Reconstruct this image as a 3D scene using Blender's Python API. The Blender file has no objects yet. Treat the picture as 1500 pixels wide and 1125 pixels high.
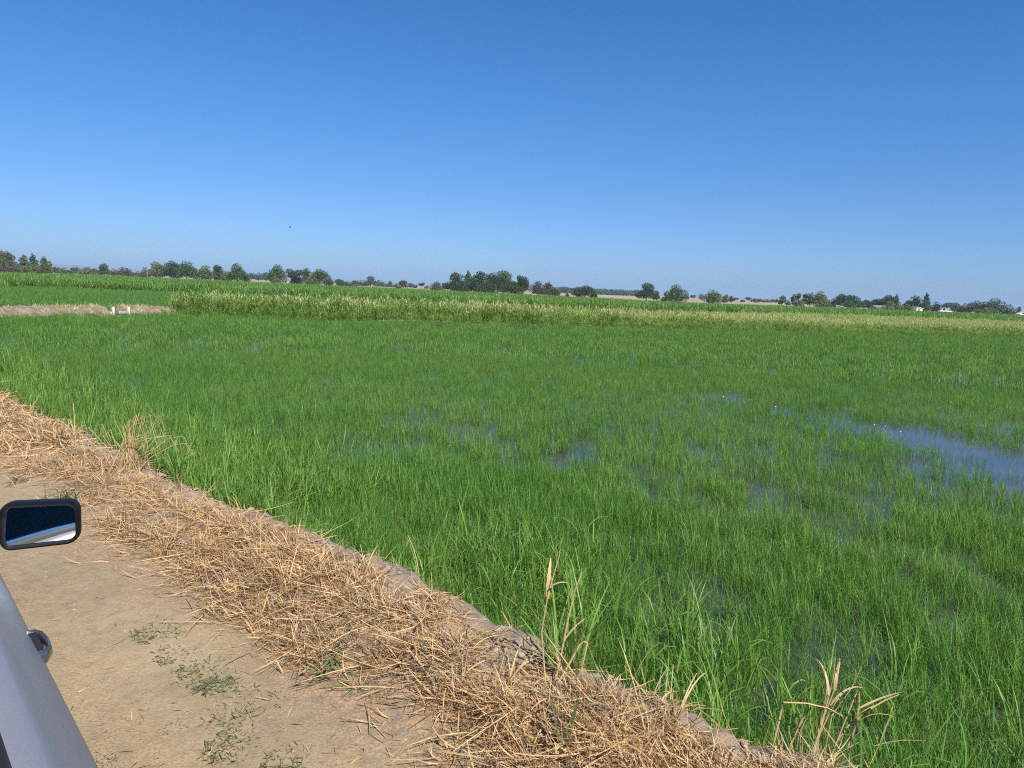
import bpy, math, random
import numpy as np
from mathutils import Matrix, Vector

rng = np.random.default_rng(7)
random.seed(7)
scene = bpy.context.scene
COL = scene.collection

# ------------------------------------------------------------------ camera model
FPX, W0, H0, CAMZ = 1127.0, 1500.0, 1125.0, 1.7
ROLL, PITCH = math.atan(.042), math.atan(138.4 / 1127.0)
WATER, FIELD = -.50, -.55
HAZE = 1.6e-4


def ray(x, y):
    dx, dy = x - W0 / 2, y - H0 / 2
    r = dx * math.cos(ROLL) + dy * math.sin(ROLL)
    d = -dx * math.sin(ROLL) + dy * math.cos(ROLL)
    f = FPX * math.cos(PITCH) - d * math.sin(PITCH)
    g = FPX * math.sin(PITCH) + d * math.cos(PITCH)
    return np.array([r, f, -g])


def gp(x, y, z):
    """ground point seen at a photo position, on the level z"""
    v = ray(x, y)
    t = (z - CAMZ) / v[2]
    return np.array([v[0] * t, v[1] * t, z])


def at_depth(x, y, Y):
    v = ray(x, y)
    return np.array([v[0], v[1], v[2]]) * (Y / v[1]) + np.array([0, 0, CAMZ])


# road frame: s runs along the road, o across it towards the field
TH = math.radians(46.5)
FX, FY = -math.sin(TH), math.cos(TH)
RX, RY = math.cos(TH), math.sin(TH)


def so2xy(s, o):
    return FX * s + RX * o, FY * s + RY * o


def xy2so(x, y):
    return FX * x + FY * y, RX * x + RY * y


# ------------------------------------------------------------------ noise
def _hash(ix, iy, seed):
    n = (ix.astype(np.int64) * 374761393 + iy.astype(np.int64) * 668265263 + seed * 974634731) & 0xffffffff
    n = ((n ^ (n >> 13)) * 1274126177) & 0xffffffff
    return ((n ^ (n >> 16)) & 0xffff) / 65535.0


def vnoise(x, y, seed=0):
    x = np.asarray(x, float); y = np.asarray(y, float)
    ix, iy = np.floor(x), np.floor(y)
    fx, fy = x - ix, y - iy
    fx = fx * fx * (3 - 2 * fx); fy = fy * fy * (3 - 2 * fy)
    a = _hash(ix, iy, seed); b = _hash(ix + 1, iy, seed)
    c = _hash(ix, iy + 1, seed); d = _hash(ix + 1, iy + 1, seed)
    return (a + (b - a) * fx) * (1 - fy) + (c + (d - c) * fx) * fy


def fbm(x, y, seed=0, octs=4):
    s = 0; a = .5; t = 0
    for k in range(octs):
        s = s + a * vnoise(np.asarray(x) * 2 ** k, np.asarray(y) * 2 ** k, seed + k * 17); t += a; a *= .5
    return s / t


def sstep(a, b, x):
    t = np.clip((np.asarray(x, float) - a) / (b - a), 0, 1)
    return t * t * (3 - 2 * t)


# ------------------------------------------------------------------ materials
MATS = {}


def new_mat(name):
    m = bpy.data.materials.new(name); m.use_nodes = True
    nt = m.node_tree
    for n in list(nt.nodes): nt.nodes.remove(n)
    out = nt.nodes.new('ShaderNodeOutputMaterial')
    MATS[name] = m
    return m, nt, out


def N(nt, kind, **kw):
    n = nt.nodes.new(kind)
    for k, v in kw.items():
        if k.startswith('i_'):
            n.inputs[k[2:].replace('_', ' ')].default_value = v
        else:
            setattr(n, k, v)
    return n


def c4(c): return (c[0], c[1], c[2], 1)


def ramp(nt, fac, stops):
    r = N(nt, 'ShaderNodeValToRGB')
    e = r.color_ramp.elements
    while len(e) < len(stops): e.new(.5)
    for q, (p, c) in zip(e, stops):
        q.position = p; q.color = c4(c)
    nt.links.new(fac, r.inputs[0])
    return r.outputs[0]


def mixc(nt, fac, a, b, mode='MIX'):
    m = N(nt, 'ShaderNodeMix', data_type='RGBA', blend_type=mode)
    for sock, v in ((m.inputs[0], fac), (m.inputs[6], a), (m.inputs[7], b)):
        if hasattr(v, 'links'): nt.links.new(v, sock)
        elif isinstance(v, (int, float)): sock.default_value = v
        else: sock.default_value = c4(v)
    return m.outputs[2]


def leaf_mat(name, dark, light, trans=.35, rough=.45, spec=.35, patch=None, patch_scale=.15, inst=True, jitter=6.0, odd=None):
    """leaf: diffuse/gloss plus light coming through; colour differs from plant to plant"""
    m, nt, out = new_mat(name)
    geo = N(nt, 'ShaderNodeNewGeometry')
    if inst:
        info = N(nt, 'ShaderNodeObjectInfo'); fac = info.outputs['Random']
        wn = N(nt, 'ShaderNodeTexNoise', i_Scale=jitter, i_Detail=2.0); nt.links.new(geo.outputs['Position'], wn.inputs['Vector'])
        mm = N(nt, 'ShaderNodeMath', operation='ADD'); nt.links.new(fac, mm.inputs[0]); nt.links.new(wn.outputs['Fac'], mm.inputs[1])
        m2 = N(nt, 'ShaderNodeMath', operation='MULTIPLY'); nt.links.new(mm.outputs[0], m2.inputs[0]); m2.inputs[1].default_value = .5
        fac = m2.outputs[0]
    else:
        wn = N(nt, 'ShaderNodeTexNoise', i_Scale=jitter, i_Detail=3.0); nt.links.new(geo.outputs['Position'], wn.inputs['Vector'])
        fac = wn.outputs['Fac']
    col = ramp(nt, fac, [(.25, dark), (.68, light)] + ([(.80, odd)] if odd else []))
    if patch:
        pn = N(nt, 'ShaderNodeTexNoise', i_Scale=patch_scale, i_Detail=3.0)
        nt.links.new(geo.outputs['Position'], pn.inputs['Vector'])
        pf = ramp(nt, pn.outputs['Fac'], [(.42, (0, 0, 0)), (.62, (1, 1, 1))])
        col = mixc(nt, pf, col, patch, 'MULTIPLY')
    p = N(nt, 'ShaderNodeBsdfPrincipled', i_Roughness=rough)
    p.inputs['Specular IOR Level'].default_value = spec
    nt.links.new(col, p.inputs['Base Color'])
    t = N(nt, 'ShaderNodeBsdfTranslucent')
    tc = mixc(nt, 1.0, col, (1.15, 1.1, .55), 'MULTIPLY')
    nt.links.new(tc, t.inputs['Color'])
    mx = N(nt, 'ShaderNodeMixShader'); mx.inputs[0].default_value = trans
    nt.links.new(p.outputs[0], mx.inputs[1]); nt.links.new(t.outputs[0], mx.inputs[2])
    nt.links.new(mx.outputs[0], out.inputs[0])
    return m


def plain_mat(name, col, rough=.6, metal=0, spec=.5, noise=0, nscale=8, bump=0, coat=0):
    m, nt, out = new_mat(name)
    p = N(nt, 'ShaderNodeBsdfPrincipled', i_Roughness=rough, i_Metallic=metal)
    p.inputs['Specular IOR Level'].default_value = spec
    p.inputs['Base Color'].default_value = c4(col)
    if coat: p.inputs['Coat Weight'].default_value = coat; p.inputs['Coat Roughness'].default_value = .03
    if noise or bump:
        tc = N(nt, 'ShaderNodeTexCoord')
        n = N(nt, 'ShaderNodeTexNoise', i_Scale=nscale, i_Detail=5.0)
        nt.links.new(tc.outputs['Object'], n.inputs['Vector'])
        if noise:
            c = ramp(nt, n.outputs['Fac'], [(.3, [v * (1 - noise) for v in col]), (.7, [min(1, v * (1 + noise)) for v in col])])
            nt.links.new(c, p.inputs['Base Color'])
        if bump:
            b = N(nt, 'ShaderNodeBump', i_Strength=bump, i_Distance=.01)
            nt.links.new(n.outputs['Fac'], b.inputs['Height']); nt.links.new(b.outputs[0], p.inputs['Normal'])
    nt.links.new(p.outputs[0], out.inputs[0])
    return m


RICE = leaf_mat('rice_leaf', (.078, .202, .032), (.168, .318, .046), trans=.38, rough=.48, patch=(.76, .90, .78), patch_scale=.22, odd=(.25, .31, .08))
RICE2 = leaf_mat('rice_leaf_far_field', (.090, .222, .038), (.148, .292, .052), trans=.38, patch=(.85, .92, .85), patch_scale=.06)
EDGE = leaf_mat('bank_grass_leaf', (.105, .225, .036), (.20, .335, .06), trans=.40)
WEED = leaf_mat('tall_weed_leaf', (.145, .27, .05), (.30, .42, .11), trans=.42, jitter=1.5, patch=(.8, .85, .75), patch_scale=.2)
HEAD = leaf_mat('seed_head', (.56, .47, .25), (.76, .66, .38), trans=.25, rough=.7, spec=.1)
CROP = leaf_mat('crop_leaf', (.120, .245, .040), (.195, .330, .065), trans=.38, jitter=.6, patch=(.8, .9, .75), patch_scale=.05)
STRAW = leaf_mat('dry_straw', (.35, .215, .10), (.68, .47, .25), trans=.2, rough=.6, spec=.25, inst=False, jitter=19.0)
STRAWD = leaf_mat('old_straw', (.12, .072, .038), (.34, .22, .12), trans=.12, rough=.7, spec=.15, inst=False, jitter=23.0)
STRAWG = leaf_mat('weathered_straw', (.22, .17, .115), (.42, .345, .25), trans=.12, rough=.7, spec=.15, inst=False, jitter=17.0)
STALK = leaf_mat('dry_stalk_skin', (.38, .26, .125), (.58, .41, .22), trans=.15, rough=.55, spec=.3, inst=False, jitter=9.0)
WGREEN = leaf_mat('weed_green', (.075, .095, .038), (.175, .180, .080), trans=.25, inst=False, jitter=30.0)
BLEAF = leaf_mat('broad_leaf', (.10, .155, .055), (.17, .235, .085), trans=.25, inst=False, jitter=14.0)
SCUM = plain_mat('floating_foam', (.75, .74, .62), rough=.8)


def soil_mat():
    m, nt, out = new_mat('soil')
    L = nt.links
    geo = N(nt, 'ShaderNodeNewGeometry')
    P = geo.outputs['Position']
    at = N(nt, 'ShaderNodeAttribute', attribute_name='zone')     # r = road, g = litter, b = wet bank foot
    sep = N(nt, 'ShaderNodeSeparateColor'); L.new(at.outputs['Color'], sep.inputs[0])
    n1 = N(nt, 'ShaderNodeTexNoise', i_Scale=1.1, i_Detail=6.0, i_Roughness=.62); L.new(P, n1.inputs['Vector'])
    n2 = N(nt, 'ShaderNodeTexNoise', i_Scale=14.0, i_Detail=6.0, i_Roughness=.7); L.new(P, n2.inputs['Vector'])
    n3 = N(nt, 'ShaderNodeTexNoise', i_Scale=95.0, i_Detail=4.0, i_Roughness=.7); L.new(P, n3.inputs['Vector'])
    road = ramp(nt, n1.outputs['Fac'], [(.3, (.262, .203, .124)), (.52, (.318, .248, .151)), (.72, (.372, .294, .182))])
    n0 = N(nt, 'ShaderNodeTexNoise', i_Scale=.35, i_Detail=4.0); L.new(P, n0.inputs['Vector'])
    broad = ramp(nt, n0.outputs['Fac'], [(.35, (.86, .86, .87)), (.6, (1.06, 1.05, 1.03))])
    road = mixc(nt, 1.0, road, broad, 'MULTIPLY')
    fleck = ramp(nt, n3.outputs['Fac'], [(.33, (.72, .70, .66)), (.5, (1, 1, 1)), (.68, (1.0, 1.0, 1.0)), (.78, (1.28, 1.2, 1.05))])
    road = mixc(nt, .8, road, fleck, 'MULTIPLY')
    spot = ramp(nt, n2.outputs['Fac'], [(.36, (.80, .78, .75)), (.55, (1, 1, 1))])
    road = mixc(nt, .8, road, spot, 'MULTIPLY')
    bank = ramp(nt, n2.outputs['Fac'], [(.3, (.155, .118, .088)), (.7, (.30, .245, .195))])
    col = mixc(nt, sep.outputs[0], bank, road)
    lit = ramp(nt, n3.outputs['Fac'], [(.35, (.17, .11, .06)), (.5, (.32, .215, .12)), (.66, (.47, .33, .185))])
    lf = N(nt, 'ShaderNodeMath', operation='MULTIPLY'); L.new(sep.outputs[1], lf.inputs[0])
    lr = ramp(nt, n2.outputs['Fac'], [(.38, (0, 0, 0)), (.56, (1, 1, 1))]); L.new(lr, lf.inputs[1])
    col = mixc(nt, lf.outputs[0], col, lit)
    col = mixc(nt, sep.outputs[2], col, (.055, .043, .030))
    p = N(nt, 'ShaderNodeBsdfPrincipled', i_Roughness=.95); p.inputs['Specular IOR Level'].default_value = .15
    L.new(col, p.inputs['Base Color'])
    ad = N(nt, 'ShaderNodeMath', operation='ADD'); L.new(n2.outputs['Fac'], ad.inputs[0])
    m3 = N(nt, 'ShaderNodeMath', operation='MULTIPLY'); L.new(n3.outputs['Fac'], m3.inputs[0]); m3.inputs[1].default_value = .35
    L.new(m3.outputs[0], ad.inputs[1])
    b = N(nt, 'ShaderNodeBump', i_Strength=.8, i_Distance=.014); L.new(ad.outputs[0], b.inputs['Height']); L.new(b.outputs[0], p.inputs['Normal'])
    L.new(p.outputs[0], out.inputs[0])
    return m


SOIL = soil_mat()


def levee_mat():
    m, nt, out = new_mat('levee_soil')
    geo = N(nt, 'ShaderNodeNewGeometry')
    n = N(nt, 'ShaderNodeTexNoise', i_Scale=3.2, i_Detail=8.0, i_Roughness=.78); nt.links.new(geo.outputs['Position'], n.inputs['Vector'])
    c = ramp(nt, n.outputs['Fac'], [(.3, (.080, .056, .038)), (.5, (.205, .150, .103)), (.68, (.40, .325, .230))])
    p = N(nt, 'ShaderNodeBsdfPrincipled', i_Roughness=.95); nt.links.new(c, p.inputs['Base Color'])
    b = N(nt, 'ShaderNodeBump', i_Strength=.8, i_Distance=.08); nt.links.new(n.outputs['Fac'], b.inputs['Height']); nt.links.new(b.outputs[0], p.inputs['Normal'])
    nt.links.new(p.outputs[0], out.inputs[0])
    return m


LEVEE = levee_mat()


def plain_ground_mat():
    m, nt, out = new_mat('stubble_ground')
    geo = N(nt, 'ShaderNodeNewGeometry')
    n = N(nt, 'ShaderNodeTexNoise', i_Scale=.012, i_Detail=6.0); nt.links.new(geo.outputs['Position'], n.inputs['Vector'])
    c = ramp(nt, n.outputs['Fac'], [(.35, (.28, .205, .135)), (.52, (.37, .285, .195)), (.68, (.34, .275, .17))])
    n2 = N(nt, 'ShaderNodeTexNoise', i_Scale=.4, i_Detail=5.0); nt.links.new(geo.outputs['Position'], n2.inputs['Vector'])
    s = ramp(nt, n2.outputs['Fac'], [(.3, (.8, .8, .8)), (.6, (1, 1, 1))])
    c = mixc(nt, 1.0, c, s, 'MULTIPLY')
    p = N(nt, 'ShaderNodeBsdfPrincipled', i_Roughness=.95); p.inputs['Specular IOR Level'].default_value = .1
    nt.links.new(c, p.inputs['Base Color']); nt.links.new(p.outputs[0], out.inputs[0])
    return m


GROUND = plain_ground_mat()


def water_mat():
    m, nt, out = new_mat('paddy_water')
    geo = N(nt, 'ShaderNodeNewGeometry')
    n = N(nt, 'ShaderNodeTexNoise', i_Scale=9.0, i_Detail=3.0); nt.links.new(geo.outputs['Position'], n.inputs['Vector'])
    n2 = N(nt, 'ShaderNodeTexNoise', i_Scale=1.4, i_Detail=4.0); nt.links.new(geo.outputs['Position'], n2.inputs['Vector'])
    c = ramp(nt, n2.outputs['Fac'], [(.35, (.042, .044, .040)), (.65, (.066, .068, .060))])
    p = N(nt, 'ShaderNodeBsdfPrincipled', i_Roughness=.06, i_IOR=1.333)
    nt.links.new(c, p.inputs['Base Color'])
    b = N(nt, 'ShaderNodeBump', i_Strength=.05, i_Distance=.02); nt.links.new(n.outputs['Fac'], b.inputs['Height']); nt.links.new(b.outputs[0], p.inputs['Normal'])
    nt.links.new(p.outputs[0], out.inputs[0])
    return m


WATERM = water_mat()


# ------------------------------------------------------------------ object helpers
def tag(o, label=None, cat=None, group=None, kind=None):
    if label: o['label'] = label
    if cat: o['category'] = cat
    if group: o['group'] = group
    if kind: o['kind'] = kind
    return o


def empty(name, loc, rz=0.0, label=None, cat=None, group=None):
    o = bpy.data.objects.new(name, None); COL.objects.link(o)
    o.location = loc; o.rotation_euler = (0, 0, rz); o.empty_display_size = .2
    return tag(o, label, cat, group)


def mesh_np(name, verts, faces, mats, parent=None, smooth=False, fmat=None, link=True):
    """verts (N,3); faces (M,k) array or list of tuples"""
    me = bpy.data.meshes.new(name)
    verts = np.asarray(verts, np.float32)
    if isinstance(faces, np.ndarray):
        M, k = faces.shape
        me.vertices.add(len(verts)); me.vertices.foreach_set('co', verts.ravel())
        me.loops.add(M * k); me.loops.foreach_set('vertex_index', faces.astype(np.int32).ravel())
        me.polygons.add(M)
        me.polygons.foreach_set('loop_start', np.arange(0, M * k, k, dtype=np.int32))
        me.update(calc_edges=True)
    else:
        me.from_pydata([tuple(map(float, v)) for v in verts], [], [tuple(int(i) for i in f) for f in faces])
        me.update()
    for m in (mats if isinstance(mats, (list, tuple)) else [mats]): me.materials.append(m)
    if fmat is not None: me.polygons.foreach_set('material_index', np.asarray(fmat, np.int32))
    me.polygons.foreach_set('use_smooth', np.full(len(me.polygons), bool(smooth)))
    me.validate()
    o = bpy.data.objects.new(name, me)
    if link: COL.objects.link(o)
    if parent is not None: o.parent = parent
    return o


class MB:
    """collects simple shapes into one mesh"""
    def __init__(s): s.v = []; s.f = []; s.m = []
    def add(s, v, f, mi=0):
        b = len(s.v); s.v += [tuple(map(float, p)) for p in v]
        s.f += [tuple(i + b for i in q) for q in f]; s.m += [mi] * len(f); return s
    def box(s, c, d, mi=0, rz=0.0):
        x, y, z = [q / 2 for q in d]
        ca, sa = math.cos(rz), math.sin(rz)
        v = [(c[0] + i * x * ca - j * y * sa, c[1] + i * x * sa + j * y * ca, c[2] + k * z) for i in (-1, 1) for j in (-1, 1) for k in (-1, 1)]
        return s.add(v, [(0, 1, 3, 2), (4, 6, 7, 5), (0, 4, 5, 1), (2, 3, 7, 6), (0, 2, 6, 4), (1, 5, 7, 3)], mi)
    def tube(s, pts, rad, n=8, mi=0, cap=True):
        pts = [np.array(p, float) for p in pts]
        rad = rad if hasattr(rad, '__len__') else [rad] * len(pts)
        rings = []
        for i, p in enumerate(pts):
            d = pts[min(i + 1, len(pts) - 1)] - pts[max(i - 1, 0)]; d /= np.linalg.norm(d) + 1e-9
            a = np.array([0, 0, 1.]) if abs(d[2]) < .9 else np.array([1., 0, 0])
            u = np.cross(d, a); u /= np.linalg.norm(u); w = np.cross(d, u)
            rings.append([p + rad[i] * (math.cos(t) * u + math.sin(t) * w) for t in np.linspace(0, 2 * math.pi, n, endpoint=False)])
        v = [q for r in rings for q in r]; f = []
        for i in range(len(rings) - 1):
            for k in range(n):
                f.append((i * n + k, i * n + (k + 1) % n, (i + 1) * n + (k + 1) % n, (i + 1) * n + k))
        if cap: f.append(tuple(range(n))[::-1]); f.append(tuple((len(rings) - 1) * n + k for k in range(n)))
        return s.add(v, f, mi)
    def loft(s, rings, closed=True, cap=True, mi=0):
        n = len(rings[0]); v = [q for r in rings for q in r]; f = []
        for i in range(len(rings) - 1):
            for k in range(n if closed else n - 1):
                f.append((i * n + k, i * n + (k + 1) % n, (i + 1) * n + (k + 1) % n, (i + 1) * n + k))
        if cap and closed:
            f.append(tuple(range(n))[::-1]); f.append(tuple((len(rings) - 1) * n + k for k in range(n)))
        return s.add(v, f, mi)
    def build(s, name, mats, parent=None, smooth=False):
        o = mesh_np(name, np.array(s.v), s.f, mats, parent, smooth, s.m)
        if smooth: o.data.set_sharp_from_angle(angle=math.radians(42))
        return o


def ribbons(base, az, length, width, a0, a1, K=4, pw=1.4, roll=None, flat=None, tipw=.12):
    """N curved tapering blades. a0/a1: lean from vertical at the root and added by the tip (radians)"""
    Nn = len(az)
    base = np.asarray(base, float)
    t = np.linspace(0, 1, K + 1)
    ang = a0[:, None] + a1[:, None] * ((t[None, :-1] + t[None, 1:]) / 2) ** pw
    seg = (length / K)[:, None]
    dh = np.cumsum(np.concatenate([np.zeros((Nn, 1)), np.sin(ang) * seg], 1), 1)
    dz = np.cumsum(np.concatenate([np.zeros((Nn, 1)), np.cos(ang) * seg], 1), 1)
    ca, sa = np.cos(az)[:, None], np.sin(az)[:, None]
    cx = base[:, 0:1] + dh * ca; cy = base[:, 1:2] + dh * sa; cz = base[:, 2:3] + dz
    prof = np.minimum(1, .55 + 2.5 * t) * np.clip(1 - t, 0, 1) ** .6 + tipw * t
    w = width[:, None] * prof[None, :] * .5
    if roll is None: roll = rng.uniform(-.6, .6, Nn)
    wx = -sa * np.cos(roll)[:, None]; wy = ca * np.cos(roll)[:, None]; wz = np.sin(roll)[:, None]
    V = np.empty((Nn, K + 1, 2, 3))
    for q, sg in ((0, -1), (1, 1)):
        V[:, :, q, 0] = cx + sg * w * wx; V[:, :, q, 1] = cy + sg * w * wy; V[:, :, q, 2] = cz + sg * w * wz
    b = (np.arange(Nn) * (K + 1) * 2)[:, None]; k = (np.arange(K) * 2)[None, :]
    i0 = b + k
    F = np.stack([i0, i0 + 1, i0 + 3, i0 + 2], -1).reshape(-1, 4)
    return V.reshape(-1, 3), F


def join_np(parts):
    vs, fs, n = [], [], 0
    for v, f in parts:
        vs.append(v); fs.append(f + n); n += len(v)
    return np.concatenate(vs), np.concatenate(fs)


# ------------------------------------------------------------------ scattering
def proto_collection(name, objs):
    c = bpy.data.collections.new(name)          # held only by the scatter node, not linked to the scene
    for o in objs: c.objects.link(o)
    return c


def scatter(name, pts, scl, rot, coll, nvar, label, cat):
    """one 'stuff' object: plants standing at the given points"""
    me = bpy.data.meshes.new(name)
    me.vertices.add(len(pts)); me.vertices.foreach_set('co', np.asarray(pts, np.float32).ravel())
    a = me.attributes.new('scl', 'FLOAT_VECTOR', 'POINT'); a.data.foreach_set('vector', np.asarray(scl, np.float32).ravel())
    a = me.attributes.new('rot', 'FLOAT_VECTOR', 'POINT'); a.data.foreach_set('vector', np.asarray(rot, np.float32).ravel())
    a = me.attributes.new('var', 'INT', 'POINT'); a.data.foreach_set('value', rng.integers(0, nvar, len(pts)).astype(np.int32))
    me.update()
    o = bpy.data.objects.new(name, me); COL.objects.link(o)
    ng = bpy.data.node_groups.new(name + '_nodes', 'GeometryNodeTree')
    ng.interface.new_socket('Geometry', in_out='INPUT', socket_type='NodeSocketGeometry')
    ng.interface.new_socket('Geometry', in_out='OUTPUT', socket_type='NodeSocketGeometry')
    gi = ng.nodes.new('NodeGroupInput'); go = ng.nodes.new('NodeGroupOutput')
    ci = ng.nodes.new('GeometryNodeCollectionInfo'); ci.inputs['Collection'].default_value = coll
    ci.inputs['Separate Children'].default_value = True; ci.inputs['Reset Children'].default_value = True
    ip = ng.nodes.new('GeometryNodeInstanceOnPoints'); ip.inputs['Pick Instance'].default_value = True

    def named(n, t):
        q = ng.nodes.new('GeometryNodeInputNamedAttribute'); q.data_type = t; q.inputs['Name'].default_value = n
        return q.outputs['Attribute']
    L = ng.links
    e2r = ng.nodes.new('FunctionNodeEulerToRotation'); L.new(named('rot', 'FLOAT_VECTOR'), e2r.inputs[0])
    L.new(gi.outputs[0], ip.inputs['Points']); L.new(ci.outputs[0], ip.inputs['Instance'])
    L.new(named('var', 'INT'), ip.inputs['Instance Index'])
    L.new(e2r.outputs[0], ip.inputs['Rotation']); L.new(named('scl', 'FLOAT_VECTOR'), ip.inputs['Scale'])
    L.new(ip.outputs[0], go.inputs[0])
    md = o.modifiers.new('scatter', 'NODES'); md.node_group = ng
    return tag(o, label, cat, kind='stuff')


def in_poly(x, y, poly):
    c = np.zeros(len(x), bool); j = len(poly) - 1
    for i in range(len(poly)):
        xi, yi = poly[i][:2]; xj, yj = poly[j][:2]
        hit = ((yi > y) != (yj > y)) & (x < (xj - xi) * (y - yi) / (yj - yi + 1e-12) + xi)
        c ^= hit; j = i
    return c


# ================================================================== SETTING
# --- field outlines
far_edge = [gp(x, y, WATER)[:2] for x, y in ((0, 467.5), (120, 464.5), (250, 462.6), (380, 467), (500, 472), (750, 478), (1000, 485), (1250, 490), (1500, 495))]
fe_left = np.array(so2xy(41.0, 2.3))          # the levee runs into the road bank
fe_right = far_edge[-1] + np.array([38., 17.])
FAR = [fe_left] + far_edge + [fe_right]
FARX = np.array([p[0] for p in FAR]); FARY = np.array([p[1] for p in FAR])
# the levee line runs steep on the left, so measure it by a running parameter there
BANK_O = 2.95


def bank_pt(s, o): return np.array(so2xy(s, o))


paddy_poly = [bank_pt(-60, 2.6), bank_pt(41.2, 2.6)] + [np.array(p) for p in FAR]


def clean_fan(name, poly, z, mat):
    o = mesh_np(name, [(p[0], p[1], z) for p in poly], [tuple(range(len(poly)))], mat)
    return o


# --- ground to the horizon, with a hole nowhere: lies just under the fields
def ground_sheet():
    R = [0, 30, 120, 400, 1200, 3000, 7000]
    v = [(0, 0, FIELD - .15)]; f = []; n = 64
    for r in R[1:]:
        for k in range(n):
            a = 2 * math.pi * k / n
            v.append((r * math.cos(a), r * math.sin(a), FIELD - .15 if r < 35 else FIELD))
    for k in range(n): f.append((0, 1 + k, 1 + (k + 1) % n))
    for i in range(len(R) - 2):
        for k in range(n):
            a = 1 + i * n + k; b = 1 + i * n + (k + 1) % n
            f.append((a, a + n, b + n, b))
    return tag(mesh_np('ground', v, f, GROUND), kind='structure')


ground_sheet()
water = clean_fan('paddy_water', paddy_poly, WATER, WATERM)
tag(water, kind='structure')


# --- dirt road and its bank
def bank_z(s, o):
    rut = -.02 * np.exp(-((o - 1.05) / .28) ** 2) - .018 * np.exp(-((o + .6) / .3) ** 2)
    wob = (fbm(s * .5, s * 0 + 3.3, 5) - .5) * .35
    oo = o + wob - .17 * (1 - sstep(.7, 2.0, s))
    crest = .10 * sstep(1.55, 2.25, oo) * (.6 + .8 * fbm(s * .9, o * .9, 11))
    drop = -.75 * sstep(2.45, 3.15, oo)
    lump = (fbm(s * 3.2, o * 3.2, 21, 4) - .5) * .10 * sstep(1.5, 2.3, oo)
    clod = np.maximum(0, fbm(s * 13, o * 13, 41, 3) - .56) * .11 * sstep(2.0, 2.5, oo)
    fine = (fbm(s * 1.5, o * 1.5, 31, 5) - .5) * .035
    left = -.5 * sstep(-3.2, -4.6, o) if False else 0
    return rut + crest + drop + lump + clod + fine + left


def road_mesh():
    ss = np.concatenate([np.linspace(-40, -4, 60), np.linspace(-4, 9, 430)[1:], np.linspace(9, 24, 200)[1:], np.linspace(24, 70, 120)[1:]])
    os_ = np.concatenate([np.linspace(-9, -1, 24), np.linspace(-1, 3.4, 150)[1:]])
    S, O = np.meshgrid(ss, os_, indexing='ij')
    Z = bank_z(S, O)
    Z = Z - .62 * sstep(-3.4, -4.6, -np.abs(np.minimum(O, 0))) * 0
    Z = np.where(O < -4, Z - .6 * sstep(4.2, 8.5, -O), Z)
    X, Y = so2xy(S, O)
    V = np.stack([X, Y, Z], -1).reshape(-1, 3)
    n, m = S.shape
    i = np.arange(n - 1)[:, None] * m + np.arange(m - 1)[None, :]
    F = np.stack([i, i + m, i + m + 1, i + 1], -1).reshape(-1, 4)
    o = mesh_np('dirt_road', V, F, SOIL, smooth=True)
    wob = (fbm(S * .6, S * 0 + 8.1, 3) - .5) * .5 + (fbm(S * 2.5, O * 2.5, 9) - .5) * .35
    road = 1 - sstep(1.55, 2.0, O + wob)
    lit = sstep(1.45, 1.9, O + wob * 1.3) * (1 - sstep(2.35, 2.65, O))
    strip = np.exp(-((O - .95) / .22) ** 2) * .55 * sstep(.45, .6, fbm(S * 1.3, O * 1.3, 77))
    lit = np.clip(lit * .9 + strip, 0, 1)
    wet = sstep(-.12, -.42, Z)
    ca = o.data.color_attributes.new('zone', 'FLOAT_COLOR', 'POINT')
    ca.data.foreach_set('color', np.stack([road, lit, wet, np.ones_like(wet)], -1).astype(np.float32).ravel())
    return tag(o, kind='structure')


road_mesh()


# --- far low levee (bare on the left) with a gap for the water box
def along(poly, step):
    out = []
    for a, b in zip(poly[:-1], poly[1:]):
        a = np.array(a[:2]); b = np.array(b[:2]); L = np.linalg.norm(b - a); k = max(1, int(L / step))
        for i in range(k): out.append(a + (b - a) * i / k)
    out.append(np.array(poly[-1][:2])); return np.array(out)


weirA, weirB = gp(165.5, 463.2, WATER)[:2], gp(188.3, 463.0, WATER)[:2]


def levee(name, line):
    P = along(line, .35)
    T = np.gradient(P, axis=0); T /= np.linalg.norm(T, axis=1)[:, None]
    Nn = np.stack([-T[:, 1], T[:, 0]], 1)
    Nn *= np.sign(Nn[:, 1])[:, None]
    prof = [(-.25, -.12), (0, 0), (.22, .20), (.42, .36), (.75, .45), (1.25, .46), (1.6, .36), (2.0, .05), (2.2, -.12)]
    V = []
    for i, p in enumerate(P):
        for k, (u, h) in enumerate(prof):
            nz = (fbm(p[0] * .8 + k * 3.1, p[1] * .8, 61) - .5)
            q = p + Nn[i] * (u + nz * .25)
            hh = h * (.86 + .35 * fbm(np.array(i * .12), np.array(2.0), 66)) + (fbm(i * .9, k * 1.7, 63) - .5) * .20 * (h > .1)
            V.append((q[0], q[1], WATER + hh))
    n, m = len(P), len(prof)
    i = np.arange(n - 1)[:, None] * m + np.arange(m - 1)[None, :]
    F = np.stack([i, i + m, i + m + 1, i + 1], -1).reshape(-1, 4)
    F = [tuple(q) for q in F.tolist()] + [tuple(range(m)), tuple((n - 1) * m + k for k in range(m))]
    return tag(mesh_np(name, V, F, LEVEE, smooth=True), kind='structure')


levee('levee', [fe_left, far_edge[0], far_edge[1], weirA])
levee('levee', [weirB, far_edge[2] + np.array([.3, .3])])

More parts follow.
